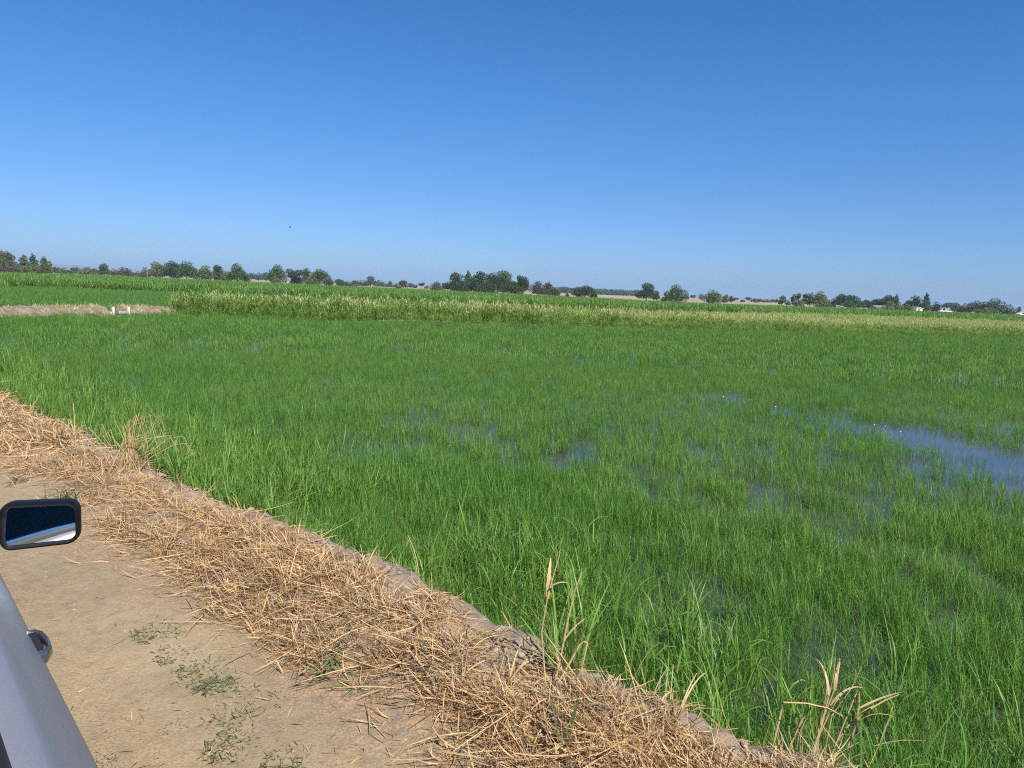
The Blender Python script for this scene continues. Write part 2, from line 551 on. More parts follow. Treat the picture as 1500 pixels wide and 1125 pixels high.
# ================================================================== VEGETATION (stuff)
def rice_tuft(name, nb, rad, L, wid, lean, mat, K=4, curl=(.2, 1.5), zj=.14):
    az = rng.uniform(0, 2 * math.pi, nb)
    r = rad * np.sqrt(rng.uniform(0, 1, nb)); a = rng.uniform(0, 2 * math.pi, nb)
    base = np.stack([r * np.cos(a), r * np.sin(a), np.where(rng.uniform(0, 1, nb) < .35, -.02, rng.uniform(-.02, zj, nb))], 1)
    ln = rng.uniform(L[0], L[1], nb)
    v, f = ribbons(base, az, ln, rng.uniform(wid[0], wid[1], nb), np.abs(rng.normal(0, lean, nb)), rng.uniform(curl[0], curl[1], nb) ** 1.6, K=K, pw=2.0)
    return mesh_np(name, v, f, mat, smooth=True, link=False)


NEAR = proto_collection('rice_near', [rice_tuft('rice_clump', 9, .038, (.10, .25), (.0028, .0062), .36, RICE, 4, (.25, 1.55), .11) for _ in range(10)])
MID = proto_collection('rice_mid', [rice_tuft('rice_clump', 75, .30, (.11, .25), (.007, .012), .44, RICE, 3, (.15, 1.2)) for _ in range(8)])
FARR = proto_collection('rice_far', [rice_tuft('rice_clump', 100, .62, (.16, .32), (.014, .024), .40, RICE2, 2, (.15, 1.2)) for _ in range(6)])
EDGEC = proto_collection('edge_grass', [rice_tuft('grass_clump', 14, .06, (.22, .48), (.006, .012), .30, EDGE, 5, (.3, 1.7)) for _ in range(8)])

# open water and thin places: (photo x, y, half width m, half depth m, strength)
thin_spots = [(1540, 700, .8, .45, 1.5), (1500, 690, .55, .42, 1.5), (1465, 678, .5, .38, 1.5), (1430, 664, .5, .36, 1.5), (1395, 652, .5, .33, 1.5), (1360, 642, .45, .32, 1.3), (1325, 633, .45, .32, 1.2), (1290, 627, .5, .3, 1.16), (1600, 712, .9, .5, 1.5),
              (1245, 632, .9, .45, .6), (1290, 655, .9, .6, .55), (1420, 705, .7, .6, .75), (1300, 700, .6, .6, .55), (1390, 770, .4, .5, .5),
              (650, 551, .9, .5, .85), (690, 557, .8, .4, .5), (610, 548, 1.5, .6, .35), (1010, 578, 1.0, .5, .6), (1060, 585, .9, .55, .7), (1110, 592, .9, .7, .75), (1180, 577, 1.3, .4, .6), (1250, 578, 1.1, .4, .85),
              (1365, 608, .8, .6, .7), (1430, 603, 1.2, .5, .5), (1480, 620, .9, .8, .7), (1500, 640, .7, .5, .5),
              (740, 645, .35, .5, .75), (780, 665, .4, .5, .6), (825, 682, .45, .35, 1.1), (855, 680, .3, .4, .9), (890, 705, .35, .35, .9), (940, 700, .3, .45, .75), (960, 705, .3, .5, .7),
              (580, 625, .45, .6, .6), (650, 635, .4, .5, .6), (625, 615, .3, .4, .6), (458, 628, .22, .35, .95), (508, 593, .28, .5, .95), (700, 650, .3, .4, .6),
              (890, 775, .25, .3, .6), (1130, 745, .2, .5, .8), (1070, 740, .3, .5, .55), (985, 735, .3, .4, .6), (1190, 720, .3, .5, .5), (1280, 745, .3, .4, .5),
              (905, 905, .2, .1, .6), (955, 908, .14, .1, .55), (1330, 820, .2, .2, .2), (1460, 790, .4, .5, .5),
              (430, 520, 3.5, .8, .4), (390, 570, 1.2, .8, .35), (1050, 492, 8, 1.2, .5), (1180, 500, 8, 1.2, .35), (1010, 735, .8, .5, .3), (1400, 500, 9, 1.0, .3)]
TS = [(gp(x, y, WATER), rx, ry, k * (.42 if (600 < y < 712 and x < 1000 and not 815 < x < 860) else 1)) for x, y, rx, ry, k in thin_spots]


def rice_density(x, y):
    d = .40 + .92 * fbm(x * .9, y * .9, 101, 4)
    d = d * (.55 + .7 * sstep(.25, .6, fbm(x * 2.6, y * 2.6, 111, 3)))
    brk = sstep(.44, .58, fbm(x * 1.7, y * .95, 127, 3))
    fl = .5 * sstep(.64, .72, fbm(x * 1.9 + 31, y * 1.1, 129, 3)) * sstep(6.0, 8.5, y) * (1 - sstep(17, 24, y)) * sstep(-5.5, -1.5, x)
    d = d * (1 - .9 * fl)
    for p, rx, ry, k in TS:
        jx = (fbm(x * 3.0, y * 2.2, 121, 3) - .5) * 2.6
        q = ((x - p[0]) / rx + jx * .5) ** 2 + ((y - p[1]) / ry + jx) ** 2
        d = d * (1 - (min(.975, 1.15 * k ** .55) if k > 1.15 else min(.93, .98 * k ** .7)) * np.exp(-q * (.75 if k > 1.15 else 1.05)) * (1 if k > 1.15 else brk))
    d = np.maximum(d, .55 * (1 - sstep(5.5, 8.0, np.hypot(x, y))) * (.55 + .9 * fbm(x * 3.0, y * 3.0, 137, 3)))
    return np.clip(d, 0, 1)


def far_Y(x):
    """a point is inside the field when it is on this side of the levee"""
    return None


def inside(x, y, margin=.1):
    s, o = xy2so(x, y)
    return in_poly(x, y, paddy_poly) & (o > BANK_O + margin)


def rand_field(n_per_m2, d0, d1, half=math.radians(46)):
    area = half * (d1 ** 2 - d0 ** 2)
    n = int(area * n_per_m2)
    r = np.sqrt(rng.uniform(d0 ** 2, d1 ** 2, n)); a = rng.uniform(-half, half, n)
    return r * np.sin(a), r * np.cos(a)


def finish(x, y, z, s_rng, tilt=.06, sxy=None):
    n = len(x)
    s = rng.uniform(s_rng[0], s_rng[1], n)
    sc = np.stack([s, s, s * rng.uniform(.85, 1.15, n)], 1)
    rot = np.stack([rng.normal(0, tilt, n), rng.normal(0, tilt, n), rng.uniform(0, 6.283, n)], 1)
    return np.stack([x, y, np.full(n, z) if np.isscalar(z) else z], 1), sc, rot


# near rice
x1, y1 = rand_field(620, 1.5, 9); x2, y2 = rand_field(300, 9, 24)
x = np.concatenate([x1, x2]); y = np.concatenate([y1, y2])
k = inside(x, y) & (rng.uniform(0, 1, len(x)) < np.minimum(1, 1.35 * rice_density(x, y) ** 1.35))
x, y = x[k], y[k]
P, SC, RO = finish(x, y, WATER, (.75, 1.2))
hv = (.75 + .5 * fbm(x * .35, y * .35, 131)) * (1 - .24 * sstep(6, 15, np.hypot(x, y)))
thinv = np.clip(rice_density(x, y) * 1.3, .65, 1)
SC *= (hv * thinv)[:, None]
scatter('rice_plants', P, SC, RO, NEAR, 10, 'young green rice standing in the flooded paddy', 'rice')
print('rice near', len(x))
# mid and far rice
x, y = rand_field(7.5, 24, 100)
k = inside(x, y, .5) & (rng.uniform(0, 1, len(x)) < rice_density(x, y) ** .8)
x, y = x[k], y[k]
P, SC, RO = finish(x, y, WATER, (.8, 1.1), .03)
scatter('rice_plants', P, SC, RO, MID, 8, 'even green rice filling the far part of the flooded paddy', 'rice')
print('rice mid', len(x))

# brighter rank grass along the foot of the bank
n = 30000
s = rng.uniform(-3, 34, n); o = 2.75 + np.abs(rng.normal(0, .75, n))
dens = sstep(.36, .58, fbm(s * .55, o * .8, 141)) * (.07 + .93 * sstep(2.2, 6.0, s))
k = rng.uniform(0, 1, n) < dens * (1 - .5 * sstep(12, 34, s)); s, o = s[k], o[k]
x, y = so2xy(s, o)
z = np.maximum(WATER, bank_z(s, np.minimum(o, 3.35)))
P, SC, RO = finish(x, y, z, (.65, 1.15), .12)
scatter('bank_grass', P, SC, RO, EDGEC, 8, 'rank bright green grass along the foot of the road bank', 'grass')
print('edge', len(x))

# second flooded field behind the levee on the left
f2 = [bank_pt(42.6, 3.2), gp(0, 452.5, FIELD)[:2] + np.array([0, 1.]), weirA + np.array([.2, 2.2]), far_edge[2] + np.array([-.5, 2.2]), far_edge[3] + np.array([-1, 3]), far_edge[4] + np.array([0, 4.]), far_edge[4] + np.array([8, 50.]), gp(250, 430, FIELD)[:2], gp(100, 425.5, FIELD)[:2], gp(0, 423.5, FIELD)[:2], gp(-300, 420, FIELD)[:2]]
fw = clean_fan('second_field_water', f2, WATER - .02, WATERM); tag(fw, kind='structure')
x = rng.uniform(-110, 5, 60000); y = rng.uniform(30, 100, 60000)
k = in_poly(x, y, f2) & (rng.uniform(0, 1, len(x)) < .75)
x, y = x[k], y[k]
P, SC, RO = finish(x, y, WATER, (.8, 1.1), .03)
scatter('rice_plants', P, SC, RO, FARR, 6, 'smooth green rice in the second field behind the bare levee', 'rice')
print('field2', len(x))


# tall seeding weeds on the far levee
def weed_plant(name, heads):
    parts = []; nst = rng.integers(3, 6); fm = []
    for q in range(nst):
        bx, by = rng.normal(0, .09, 2); h = rng.uniform(.7, 1.15); az = rng.uniform(0, 6.283); ln = abs(rng.normal(0, .14))
        v, f = ribbons([[bx, by, 0]], np.array([az]), np.array([h]), np.array([.018]), np.array([ln]), np.array([.1]), K=2)
        parts.append((v, f)); fm += [0] * len(f)
        nl = 8
        hh = np.linspace(.12, .92, nl) * h
        b = np.stack([bx + np.cos(az) * math.sin(ln) * hh, by + np.sin(az) * math.sin(ln) * hh, np.cos(ln) * hh], 1)
        v, f = ribbons(b, rng.uniform(0, 6.283, nl), rng.uniform(.3, .55, nl), rng.uniform(.025, .045, nl), rng.uniform(.3, .8, nl), rng.uniform(.5, 1.7, nl), K=3)
        parts.append((v, f)); fm += [0] * len(f)
        if heads and rng.uniform() < .95:
            nh = 13
            top = np.array([bx + math.cos(az) * math.sin(ln) * h, by + math.sin(az) * math.sin(ln) * h, math.cos(ln) * h - .05])
            b = top + np.stack([rng.normal(0, .012, nh), rng.normal(0, .012, nh), rng.uniform(-.08, .10, nh)], 1)
            v, f = ribbons(b, rng.uniform(0, 6.283, nh), rng.uniform(.06, .14, nh), rng.uniform(.014, .024, nh), rng.uniform(.1, .7, nh), rng.uniform(.2, 1.0, nh), K=2)
            parts.append((v, f)); fm += [1] * len(f)
    v, f = join_np(parts)
    return mesh_np(name, v, f, [WEED, HEAD], smooth=True, fmat=fm, link=False)


WSEED = proto_collection('weed_seeding', [weed_plant('tall_weed', True) for _ in range(8)])
WGRN = proto_collection('weed_leafy', [weed_plant('tall_weed', False) for _ in range(8)])
wl = far_edge[2:] + [fe_right]
front = along(wl, .5)
wpts, wh, wg = [], [], []
for i, p in enumerate(front):
    fr = i / len(front)
    depth = 4 + 30 * sstep(.02, .8, fr)
    k = int(depth * .5 * (9 if i > 5 else 16))
    u = depth * rng.uniform(0, 1, k) ** 1.5
    q = np.stack([p[0] + rng.uniform(-.4, .4, k) - .30 * u * (fr > .1), p[1] - .45 + u, np.full(k, FIELD)], 1)
    q[:, 2] = WATER + .12 * np.exp(-((u - 1.0) / .9) ** 2)
    hgt = (.48 + .52 * sstep(.0, 1.6, u)) * (.70 + .38 * fbm(q[:, 0] * .5, q[:, 1] * .5, 151)) * (1.22 - .42 * sstep(.04, .5, fr))
    if i < 6: hgt = hgt * .5 + .52 * sstep(-.2, 1.2, u)
    wpts.append(q); wh.append(hgt); wg.append(sstep(.3, 2.2, u) * (.70 + .30 * sstep(.05, .35, fr)))
wpts = np.concatenate(wpts); wh = np.concatenate(wh); wg = np.concatenate(wg)
isseed = rng.uniform(0, 1, len(wg)) < wg * (.55 + .7 * sstep(.35, .6, fbm(wpts[:, 0] * .25, wpts[:, 1] * .25, 161)))
for m_, cc, lab in ((isseed, WSEED, 'tall weeds with pale golden seed heads along the far levee'), (~isseed, WGRN, 'leafy dark green weeds at the front of the far levee')):
    P, SC, RO = finish(wpts[m_, 0], wpts[m_, 1], wpts[m_, 2], (.85, 1.1), .1)
    SC *= wh[m_][:, None] / 1.0
    scatter('tall_weeds', P, SC, RO, cc, 8, lab, 'weeds')
print('weeds', len(wpts))


# standing crop further back
def crop_patch(name):
    n = 46
    b = np.stack([rng.uniform(-1, 1, n), rng.uniform(-1, 1, n), np.zeros(n)], 1)
    parts = []
    for j in range(5):
        h = rng.uniform(.0, .75, n)
        bb = b + np.stack([rng.normal(0, .04, n), rng.normal(0, .04, n), h], 1)
        parts.append(ribbons(bb, rng.uniform(0, 6.283, n), rng.uniform(.35, .75, n), rng.uniform(.04, .08, n), rng.uniform(.05, .5, n), rng.uniform(.2, 1.4, n), K=2))
    v, f = join_np(parts)
    return mesh_np(name, v, f, CROP, smooth=True, link=False)


CROPC = proto_collection('crop', [crop_patch('crop_rows') for _ in range(8)])
back = [gp(x, y, FIELD + 1.1)[:2] for x, y in ((-220, 391), (0, 399.3), (150, 403.6), (250, 408.6), (400, 415.6), (600, 423.6), (750, 431), (900, 438.4), (1000, 443.6), (1150, 448.8), (1300, 454.6), (1500, 462.6), (1700, 471))]
frontc = [gp(x, y, FIELD)[:2] for x, y in ((-300, 417), (0, 422.5), (100, 425), (250, 431))] + [np.array([-8., 98.]), np.array([40., 100.]), np.array([100., 112.]), np.array([170., 130.])]
cpoly = frontc + back[::-1]
x = rng.uniform(-260, 260, 130000); y = rng.uniform(70, 330, 130000)
k = in_poly(x, y, cpoly) & (np.abs(x) < y * .86 + 8)
x, y = x[k], y[k]
P, SC, RO = finish(x, y, FIELD, (.9, 1.15), .03)
SC[:, 2] *= (.85 + .3 * fbm(x * .03, y * .03, 171)) * .92
scatter('standing_crop', P, SC, RO, CROPC, 8, 'band of tall light green forage crop beyond the weedy levee', 'crop')
print('crop', len(x))


def levee_tuft(name):
    n = 16
    b = np.stack([rng.normal(0, .08, n), rng.normal(0, .08, n), np.full(n, -.01)], 1)
    v, f = ribbons(b, rng.uniform(0, 6.283, n), rng.uniform(.08, .26, n), rng.uniform(.008, .016, n), rng.uniform(.2, 1.3, n), rng.uniform(.1, 1., n), K=2)
    return mesh_np(name, v, f, HEAD if rng.uniform() < .7 else WEED, link=False)


LT = proto_collection('levee_growth', [levee_tuft('dry_tuft') for _ in range(6)])
lv = along([fe_left, far_edge[0], far_edge[1], weirA], .25); lv2 = along([weirB, far_edge[2]], .25)
lp = np.concatenate([lv, lv2]); lp = lp[rng.integers(0, len(lp), 900)]
u = rng.uniform(0, 1.7, 900); dirn = far_edge[1] - far_edge[0]; nn = np.array([-dirn[1], dirn[0]]) / np.linalg.norm(dirn)
if nn[1] < 0: nn = -nn
q = lp + nn[None] * u[:, None] + rng.normal(0, .1, (900, 2))
zz = WATER + np.interp(u, [0, .22, .42, .75, 1.25, 1.6, 2.0], [0, .2, .36, .45, .46, .36, .05])
kk = (np.linalg.norm(q - (weirA + weirB) / 2, axis=1) > np.linalg.norm(weirA - weirB) * .6) & (rng.uniform(0, 1, 900) < sstep(.4, .6, fbm(q[:, 0] * .7, q[:, 1] * .7, 221)) + .12)
P, SC, RO = finish(q[kk, 0], q[kk, 1], zz[kk], (.6, 1.2), .15)
scatter('levee_growth', P, SC, RO, LT, 6, 'sparse short dry growth on the bare far levee', 'dry grass')


# ================================================================== STRAW ON THE BANK
def straw_mesh():
    parts, fm = [], []
    for (s0, s1, dens, wf, lf) in ((-2.5, 7.5, 33000, .62, .70), (7.5, 15, 9000, 1.25, .9), (15, 34, 2600, 2.2, 1.1)):
        n = int((s1 - s0) * 1.3 * dens)
        s = rng.uniform(s0, s1, n); o = rng.normal(2.10, .215, n)
        wob = (fbm(s * .6, s * 0 + 8.1, 3) - .5) * .5
        o = o - wob * .6 + .13 * (1 - sstep(.7, 2.0, s))
        near = 1 - sstep(2.6, 3.8, s)
        cl = np.maximum(np.maximum(sstep(.30, .55, fbm(s * 1.8, o * 1.8, 181, 3)), .8 * near), .5) * (.07 + .93 * sstep(.40, .62, fbm(s * 5.5, o * 5.5, 191, 3)))
        k = (rng.uniform(0, 1, n) < cl * np.clip(.12 + sstep(1.66, 1.86, o + (fbm(s * 2.2, o * 2.2, 205) - .5) * .5), 0, 1)) & (o < 2.58 + .17 * (1 - sstep(.7, 2.0, s))); s, o = s[k], o[k]; n = len(s)
        x, y = so2xy(s, o)
        pile = (.010 + .065 * sstep(.4, .7, fbm(s * 2.1, o * 2.1, 201)) + .05 * sstep(.5, .7, fbm(s * 7, o * 7, 203, 2))) * np.exp(-((o - 2.08) / .30) ** 2)
        z = bank_z(s, o) + rng.uniform(0, 1, n) ** .7 * pile
        u = rng.uniform(0, 1, n)
        fine, leafy = u < .74, (u >= .74) & (u < .98)
        L = np.where(fine, rng.uniform(.02, .085, n), np.where(leafy, rng.uniform(.07, .22, n), rng.uniform(.2, .5, n))) * lf
        wd = np.where(fine, rng.uniform(.0022, .0050, n), np.where(leafy, rng.uniform(.0035, .011, n), rng.uniform(.005, .0085, n))) * wf
        up = rng.uniform(0, 1, n) < np.where(leafy, .20, .08)
        a0 = np.where(up, rng.uniform(.1, 1.2, n), rng.normal(1.53, np.where(fine, .28, .12), n))
        a1 = np.where(leafy, rng.normal(.35, .75, n), rng.normal(.08, .25, n))
        az = np.where(rng.uniform(0, 1, n) < .35, rng.normal(math.atan2(FY, FX) + .5, .6, n), rng.uniform(0, 6.283, n))
        v, f = ribbons(np.stack([x, y, z], 1), az, L, wd, a0, a1, K=4, pw=1.2, tipw=.4, roll=rng.uniform(-1.4, 1.4, n))
        # leaves twist sideways as they dry
        V = v.reshape(n, 5, 2, 3); bend = rng.normal(0, .16, n)[:, None] * L[:, None] * (np.linspace(0, 1, 5)[None] ** 2)
        V[:, :, :, 0] += (-np.sin(az)[:, None] * bend)[:, :, None]; V[:, :, :, 1] += (np.cos(az)[:, None] * bend)[:, :, None]
        V[:, :, :, 2] = np.maximum(V[:, :, :, 2], (bank_z(s, o) - .01)[:, None, None])
        parts.append((V.reshape(-1, 3), f)); u2 = rng.uniform(0, 1, n); gz = sstep(.42, .62, fbm(s * 3.1, o * 3.1, 231)); mi = np.where(u2 < np.where(fine, .42, .2), 1, np.where(u2 > 1 - .05 - .20 * gz, 2, 0)); fm.append(np.repeat(mi, 4))
    v, f = join_np(parts)
    o = mesh_np('dry_straw', v, f, [STRAW, STRAWD, STRAWG], fmat=np.concatenate(fm))
    print('straw', len(f))
    return tag(o, 'matted bleached straw lying along the bank beside the dirt road', 'straw', kind='stuff')


straw_mesh()


def litter_mesh():
    parts, fm = [], []
    n = 16000
    s = rng.uniform(-2.5, 14, n); o = rng.uniform(-2.2, 2.0, n)
    pr_ = .22 + .9 * sstep(.9, 1.8, o) + .55 * np.exp(-((o - .95) / .25) ** 2)
    k = rng.uniform(0, 1, n) < pr_ * (.2 + .8 * sstep(.45, .65, fbm(s * 1.6, o * 1.6, 211))); s, o = s[k], o[k]; n = len(s)
    x, y = so2xy(s, o)
    v, f = ribbons(np.stack([x, y, bank_z(s, o) + .004], 1), rng.uniform(0, 6.283, n), rng.gamma(1.5, .016, n) + .008, rng.uniform(.002, .0055, n), rng.normal(1.45, .12, n), rng.normal(.1, .3, n), K=2, tipw=.5)
    o_ = mesh_np('straw_litter', v, f, [STRAW, STRAWD], fmat=np.repeat((rng.uniform(0, 1, n) < .4).astype(int), 2))
    return tag(o_, 'loose straw bits scattered over the dirt road', 'straw', kind='stuff')


litter_mesh()


def clods():
    mb_v, mb_f = [], []; nb = 0
    n = 4200
    s = rng.uniform(-2.5, 14, n); o = np.where(rng.uniform(0, 1, n) < .35, rng.normal(2.45, .12, n), rng.uniform(-1.5, 2.4, n))
    x, y = so2xy(s, o); z = bank_z(s, o)
    r = rng.gamma(1.3, .0030, n) + .002; r = np.where(o > 2.25, r * 2.2, r)
    oct_ = np.array([[1, 0, 0], [0, 1, 0], [-1, 0, 0], [0, -1, 0], [0, 0, 1], [0, 0, -1], [.7, .7, .35], [-.7, .7, .3], [-.7, -.7, .35], [.7, -.7, .3]])
    fa = np.array([(0, 6, 4), (6, 1, 4), (1, 7, 4), (7, 2, 4), (2, 8, 4), (8, 3, 4), (3, 9, 4), (9, 0, 4), (6, 0, 5), (1, 6, 5), (7, 1, 5), (2, 7, 5), (8, 2, 5), (3, 8, 5), (9, 3, 5), (0, 9, 5)])
    V = (oct_[None] * rng.uniform(.6, 1.25, (n, 10, 3))) * (r[:, None, None] * np.array([1, 1, .7])) + np.stack([x, y, z], 1)[:, None, :]
    F = fa[None] + (np.arange(n) * 10)[:, None, None]
    o_ = mesh_np('soil_clods', V.reshape(-1, 3), F.reshape(-1, 3), CLOD)
    return tag(o_, 'small crumbs and clods of dry grey soil along the bank and road', 'soil clods', kind='stuff')


CLOD = plain_mat('clod_soil', (.27, .215, .165), rough=.95, spec=.1, noise=.3, nscale=3)
clods()


def scum():
    n = 40
    x, y = rand_field(1, 6, 30); x, y = x[:], y[:]
    k = inside(x, y); x, y = x[k], y[k]
    pick = rng.uniform(0, 1, len(x)) < .05 + .6 * (rice_density(x, y) < .35); x, y = x[pick][:n], y[pick][:n]
    V, F = [], []
    for i in range(len(x)):
        r = rng.uniform(.006, .014); b = len(V)
        ring = [(x[i] + r * rng.uniform(.6, 1.3) * math.cos(t), y[i] + r * rng.uniform(.6, 1.3) * math.sin(t)) for t in np.linspace(0, 6.283, 6, endpoint=False)]
        V += [(a, c, WATER) for a, c in ring] + [(x[i] + (a - x[i]) * .6, y[i] + (c - y[i]) * .6, WATER + r * .8) for a, c in ring]
        F += [(b + j, b + (j + 1) % 6, b + 6 + (j + 1) % 6, b + 6 + j) for j in range(6)] + [tuple(b + 6 + j for j in range(6))]
    o_ = mesh_np('water_scum', V, F, SCUM)
    tag(o_, 'tiny pale flecks floating on the open paddy water', 'scum', kind='stuff')


scum()
# ================================================================== SINGLE PLANTS
def stalk_plant(name, loc, stems, label, cat, mat=None, leaves=(), leafmat=None, group=None):
    """stems: list of (points, radius); leaves: list of (base, az deg, len, width, a0, a1)"""
    root = empty(name, loc, 0, label, cat, group)
    for pts, r in stems:
        mb = MB(); n = len(pts)
        mb.tube(pts, [r * (1 - .55 * i / (n - 1)) for i in range(n)], 6)
        mb.build('stem', mat or STALK, root, True)
    for (b, az, L, w, a0, a1) in leaves:
        v, f = ribbons([b], np.array([math.radians(az)]), np.array([L]), np.array([w]), np.array([a0]), np.array([a1]), K=8, roll=np.array([.35]))
        mesh_np('leaf', v, f, leafmat or mat or STALK, root, True)
    return root


def bank_loc(px, py, zg=.08):
    p = gp(px, py, zg)
    for _ in range(8):
        s, o = xy2so(p[0], p[1]); z = float(bank_z(np.array(s), np.array(o))); p = gp(px, py, z)
    return p


# helper: offsets in the picture plane seen from the road side: u to the right (world X), h up, w away
def pt(u, h, w=0.0): return (u, w, h)


p = bank_loc(800, 1012)
stalk_plant('dry_stalks', p, [
    ([pt(0, 0), pt(-.015, .12), pt(-.03, .25), pt(-.01, .40, .02), pt(.015, .50, .03), pt(.03, .57, .03)], .0042),
    ([pt(.03, 0, .02), pt(.055, .15, .02), pt(.075, .29, .03), pt(.10, .41, .05), pt(.125, .48, .06)], .0048),
    ([pt(.00, -.03, -.03), pt(.07, .09, -.01), pt(.125, .20, 0), pt(.14, .215, 0)], .006),
    ([pt(.14, .215, 0), pt(.155, .21, 0), pt(.14, .12, -.01), pt(.115, .04, -.02)], .0042)],
    'two tall straight dry stalks beside a bent one, standing on the bank against the rice', 'dry stalks',
    leaves=[((-.012, .02, .38), 80, .16, .022, .15, .5), ((-.03, 0, .26), 200, .12, .014, .8, .4), ((.06, .02, .2), 20, .13, .012, .6, .5), ((.0, .0, .44), 350, .07, .012, .9, .9)])

p = gp(1195, 1092, .06)
st = []
for (u0, a, b, c) in ((-.02, (.02, .14), (.05, .26), (.045, .33)), (-.01, (.02, .12), (.06, .22), (.085, .33)), (0, (.01, .1), (.03, .2), (.02, .30)), (.03, (.05, .12), (.12, .22), (.16, .30)),
                      (.05, (.10, .1), (.14, .20), (.15, .24)), (-.03, (.03, .1), (.07, .17), (.12, .2))):
    st.append(([pt(u0, -.08), pt(a[0] + rng.normal(0, .008), a[1]), pt(*b, .02), pt(c[0] + rng.normal(0, .012), c[1], .03)], .0032))
st.append(([pt(.12, .0), pt(.15, .12), pt(.19, .155), pt(.24, .19), pt(.29, .215)], .0042))
st.append(([pt(-.16, -.02), pt(-.14, .13), pt(-.135, .165), pt(-.05, .165), pt(.03, .15), pt(.09, .12)], .0042))
st.append(([pt(-.10, -.02), pt(-.06, .10), pt(-.03, .15)], .0045))
st.append(([pt(.14, .08), pt(.145, .17), pt(.14, .22)], .004))
stalk_plant('dry_stalks', p, st, 'fan of broken bleached stalks with curled leaves at the bottom edge of the rice', 'dry stalks',
            leaves=[((.03, 0, .2), 100, .15, .014, .2, 1.5), ((.05, .0, .22), 60, .14, .015, .2, 1.8), ((.04, .0, .16), 15, .16, .010, .6, 1.4), ((.0, 0, .25), 160, .11, .008, .1, 1.1), ((.14, .0, .15), 0, .17, .011, 1.0, .3), ((-.05, 0, .05), 200, .2, .008, .7, .6), ((.2, 0, 0), 330, .2, .007, .9, .5),
                    ((-.12, 0, .02), 150, .16, .007, .5, 1.2), ((.08, 0, .02), 20, .22, .007, .6, .9), ((.0, 0, .06), 250, .14, .008, .8, 1.2), ((.12, 0, .05), 340, .2, .006, .3, 1.6)])

p = bank_loc(185, 692)
st = []
for q in range(38):
    a = rng.normal(.05, .13); h = rng.uniform(.20, .52); b0 = rng.normal(0, .07); tip = rng.uniform(-.05, .24)
    st.append(([pt(b0, -.02, rng.normal(0, .05)), pt(b0 + a * .4, h * .5), pt(b0 + a, h * .9), pt(b0 + a + tip * .6, h * (1 - .1 * tip)), pt(b0 + a + tip, h * (.92 - 1.9 * max(0, tip)), rng.normal(0, .06))], rng.uniform(.0022, .0042)))
stalk_plant('dry_grass_tuft', p, st, 'tall bleached tuft of drooping dry grass at the field edge beyond the mirror', 'dry grass',
            leaves=[((.05 * i - .1, 0, .12), 40 * i, .28, .016, .4, 1.3) for i in range(6)] + [((.02, 0, .22), 5, .42, .012, 1.1, .6)])

small_dry = [((430, 803), 6, .2, 'thin dry stalk tips curving over the bank edge left of the middle'),
             ((535, 850), 7, .24, 'dry leaning stalks with folded tops on the bank crest left of the two tall stalks'),
             ((240, 815), 14, .22, 'upright dry grass tuft on the straw just right of the mirror'),
             ((420, 880), 10, .26, 'long bleached straws leaning across the thick mat of straw'),
             ((745, 1010), 6, .2, 'short broken dry stalk standing left of the two tall stalks'),
             ((990, 1070), 9, .24, 'leaning dry straws on the bank between the tall stalks and the broken fan')]
for (px, py), n, hh, lab in small_dry:
    p = bank_loc(px, py); st = []
    for q in range(n):
        az = rng.uniform(0, 6.283); ln = abs(rng.normal(.35, .3)); h = rng.uniform(.5, 1.1) * hh
        d = np.array([math.cos(az) * math.sin(ln), math.sin(az) * math.sin(ln), math.cos(ln)]) * h
        b0 = np.array([rng.normal(0, .03), rng.normal(0, .03), -.02])
        st.append(([b0, b0 + d * .5, b0 + d + np.array([math.cos(az), math.sin(az), -.3]) * h * .12], rng.uniform(.0018, .0035)))
    stalk_plant('dry_grass_tuft', p, st, lab, 'dry grass', leaves=[((0, 0, .03), rng.uniform(0, 360), hh * rng.uniform(.7, 1.2), .008, rng.uniform(.3, .9), rng.uniform(.3, 1.2)) for _ in range(5)])

# broad-leaved green weed near the bottom edge
p = bank_loc(822, 1110)
stalk_plant('broadleaf_weed', p, [([pt(0, -.02), pt(-.005, .05), pt(.0, .1)], .006)], 'green broad-leaved weed with two long upright leaves in the straw', 'weed', mat=BLEAF,
            leaves=[((-.005, 0, .03), 165, .22, .030, .18, .15), ((.01, 0, .03), 30, .19, .026, .22, .15), ((-.01, -.01, .02), 200, .2, .022, .75, .3), ((0, -.02, .02), 260, .14, .02, .7, .4), ((.02, -.01, .01), 320, .13, .02, .8, .4), ((-.02, 0, .01), 185, .16, .016, 1.0, .2)])


def tuft(name, px, py, n, L, w, lab, mat=WGREEN, lean=(.5, 1.3), rad=.04, cat='weed'):
    p = bank_loc(px, py)
    az = rng.uniform(0, 6.283, n); r = rad * np.sqrt(rng.uniform(0, 1, n)); a = rng.uniform(0, 6.283, n)
    b = np.stack([r * np.cos(a), r * np.sin(a), np.full(n, -.004)], 1)
    v, f = ribbons(b, az, rng.uniform(.5, 1, n) * L, rng.uniform(.6, 1.1, n) * w, rng.uniform(lean[0], lean[1], n), rng.uniform(.1, .8, n), K=5)
    o = mesh_np(name, v, f, mat, smooth=True); o.location = p
    return tag(o, lab, cat)


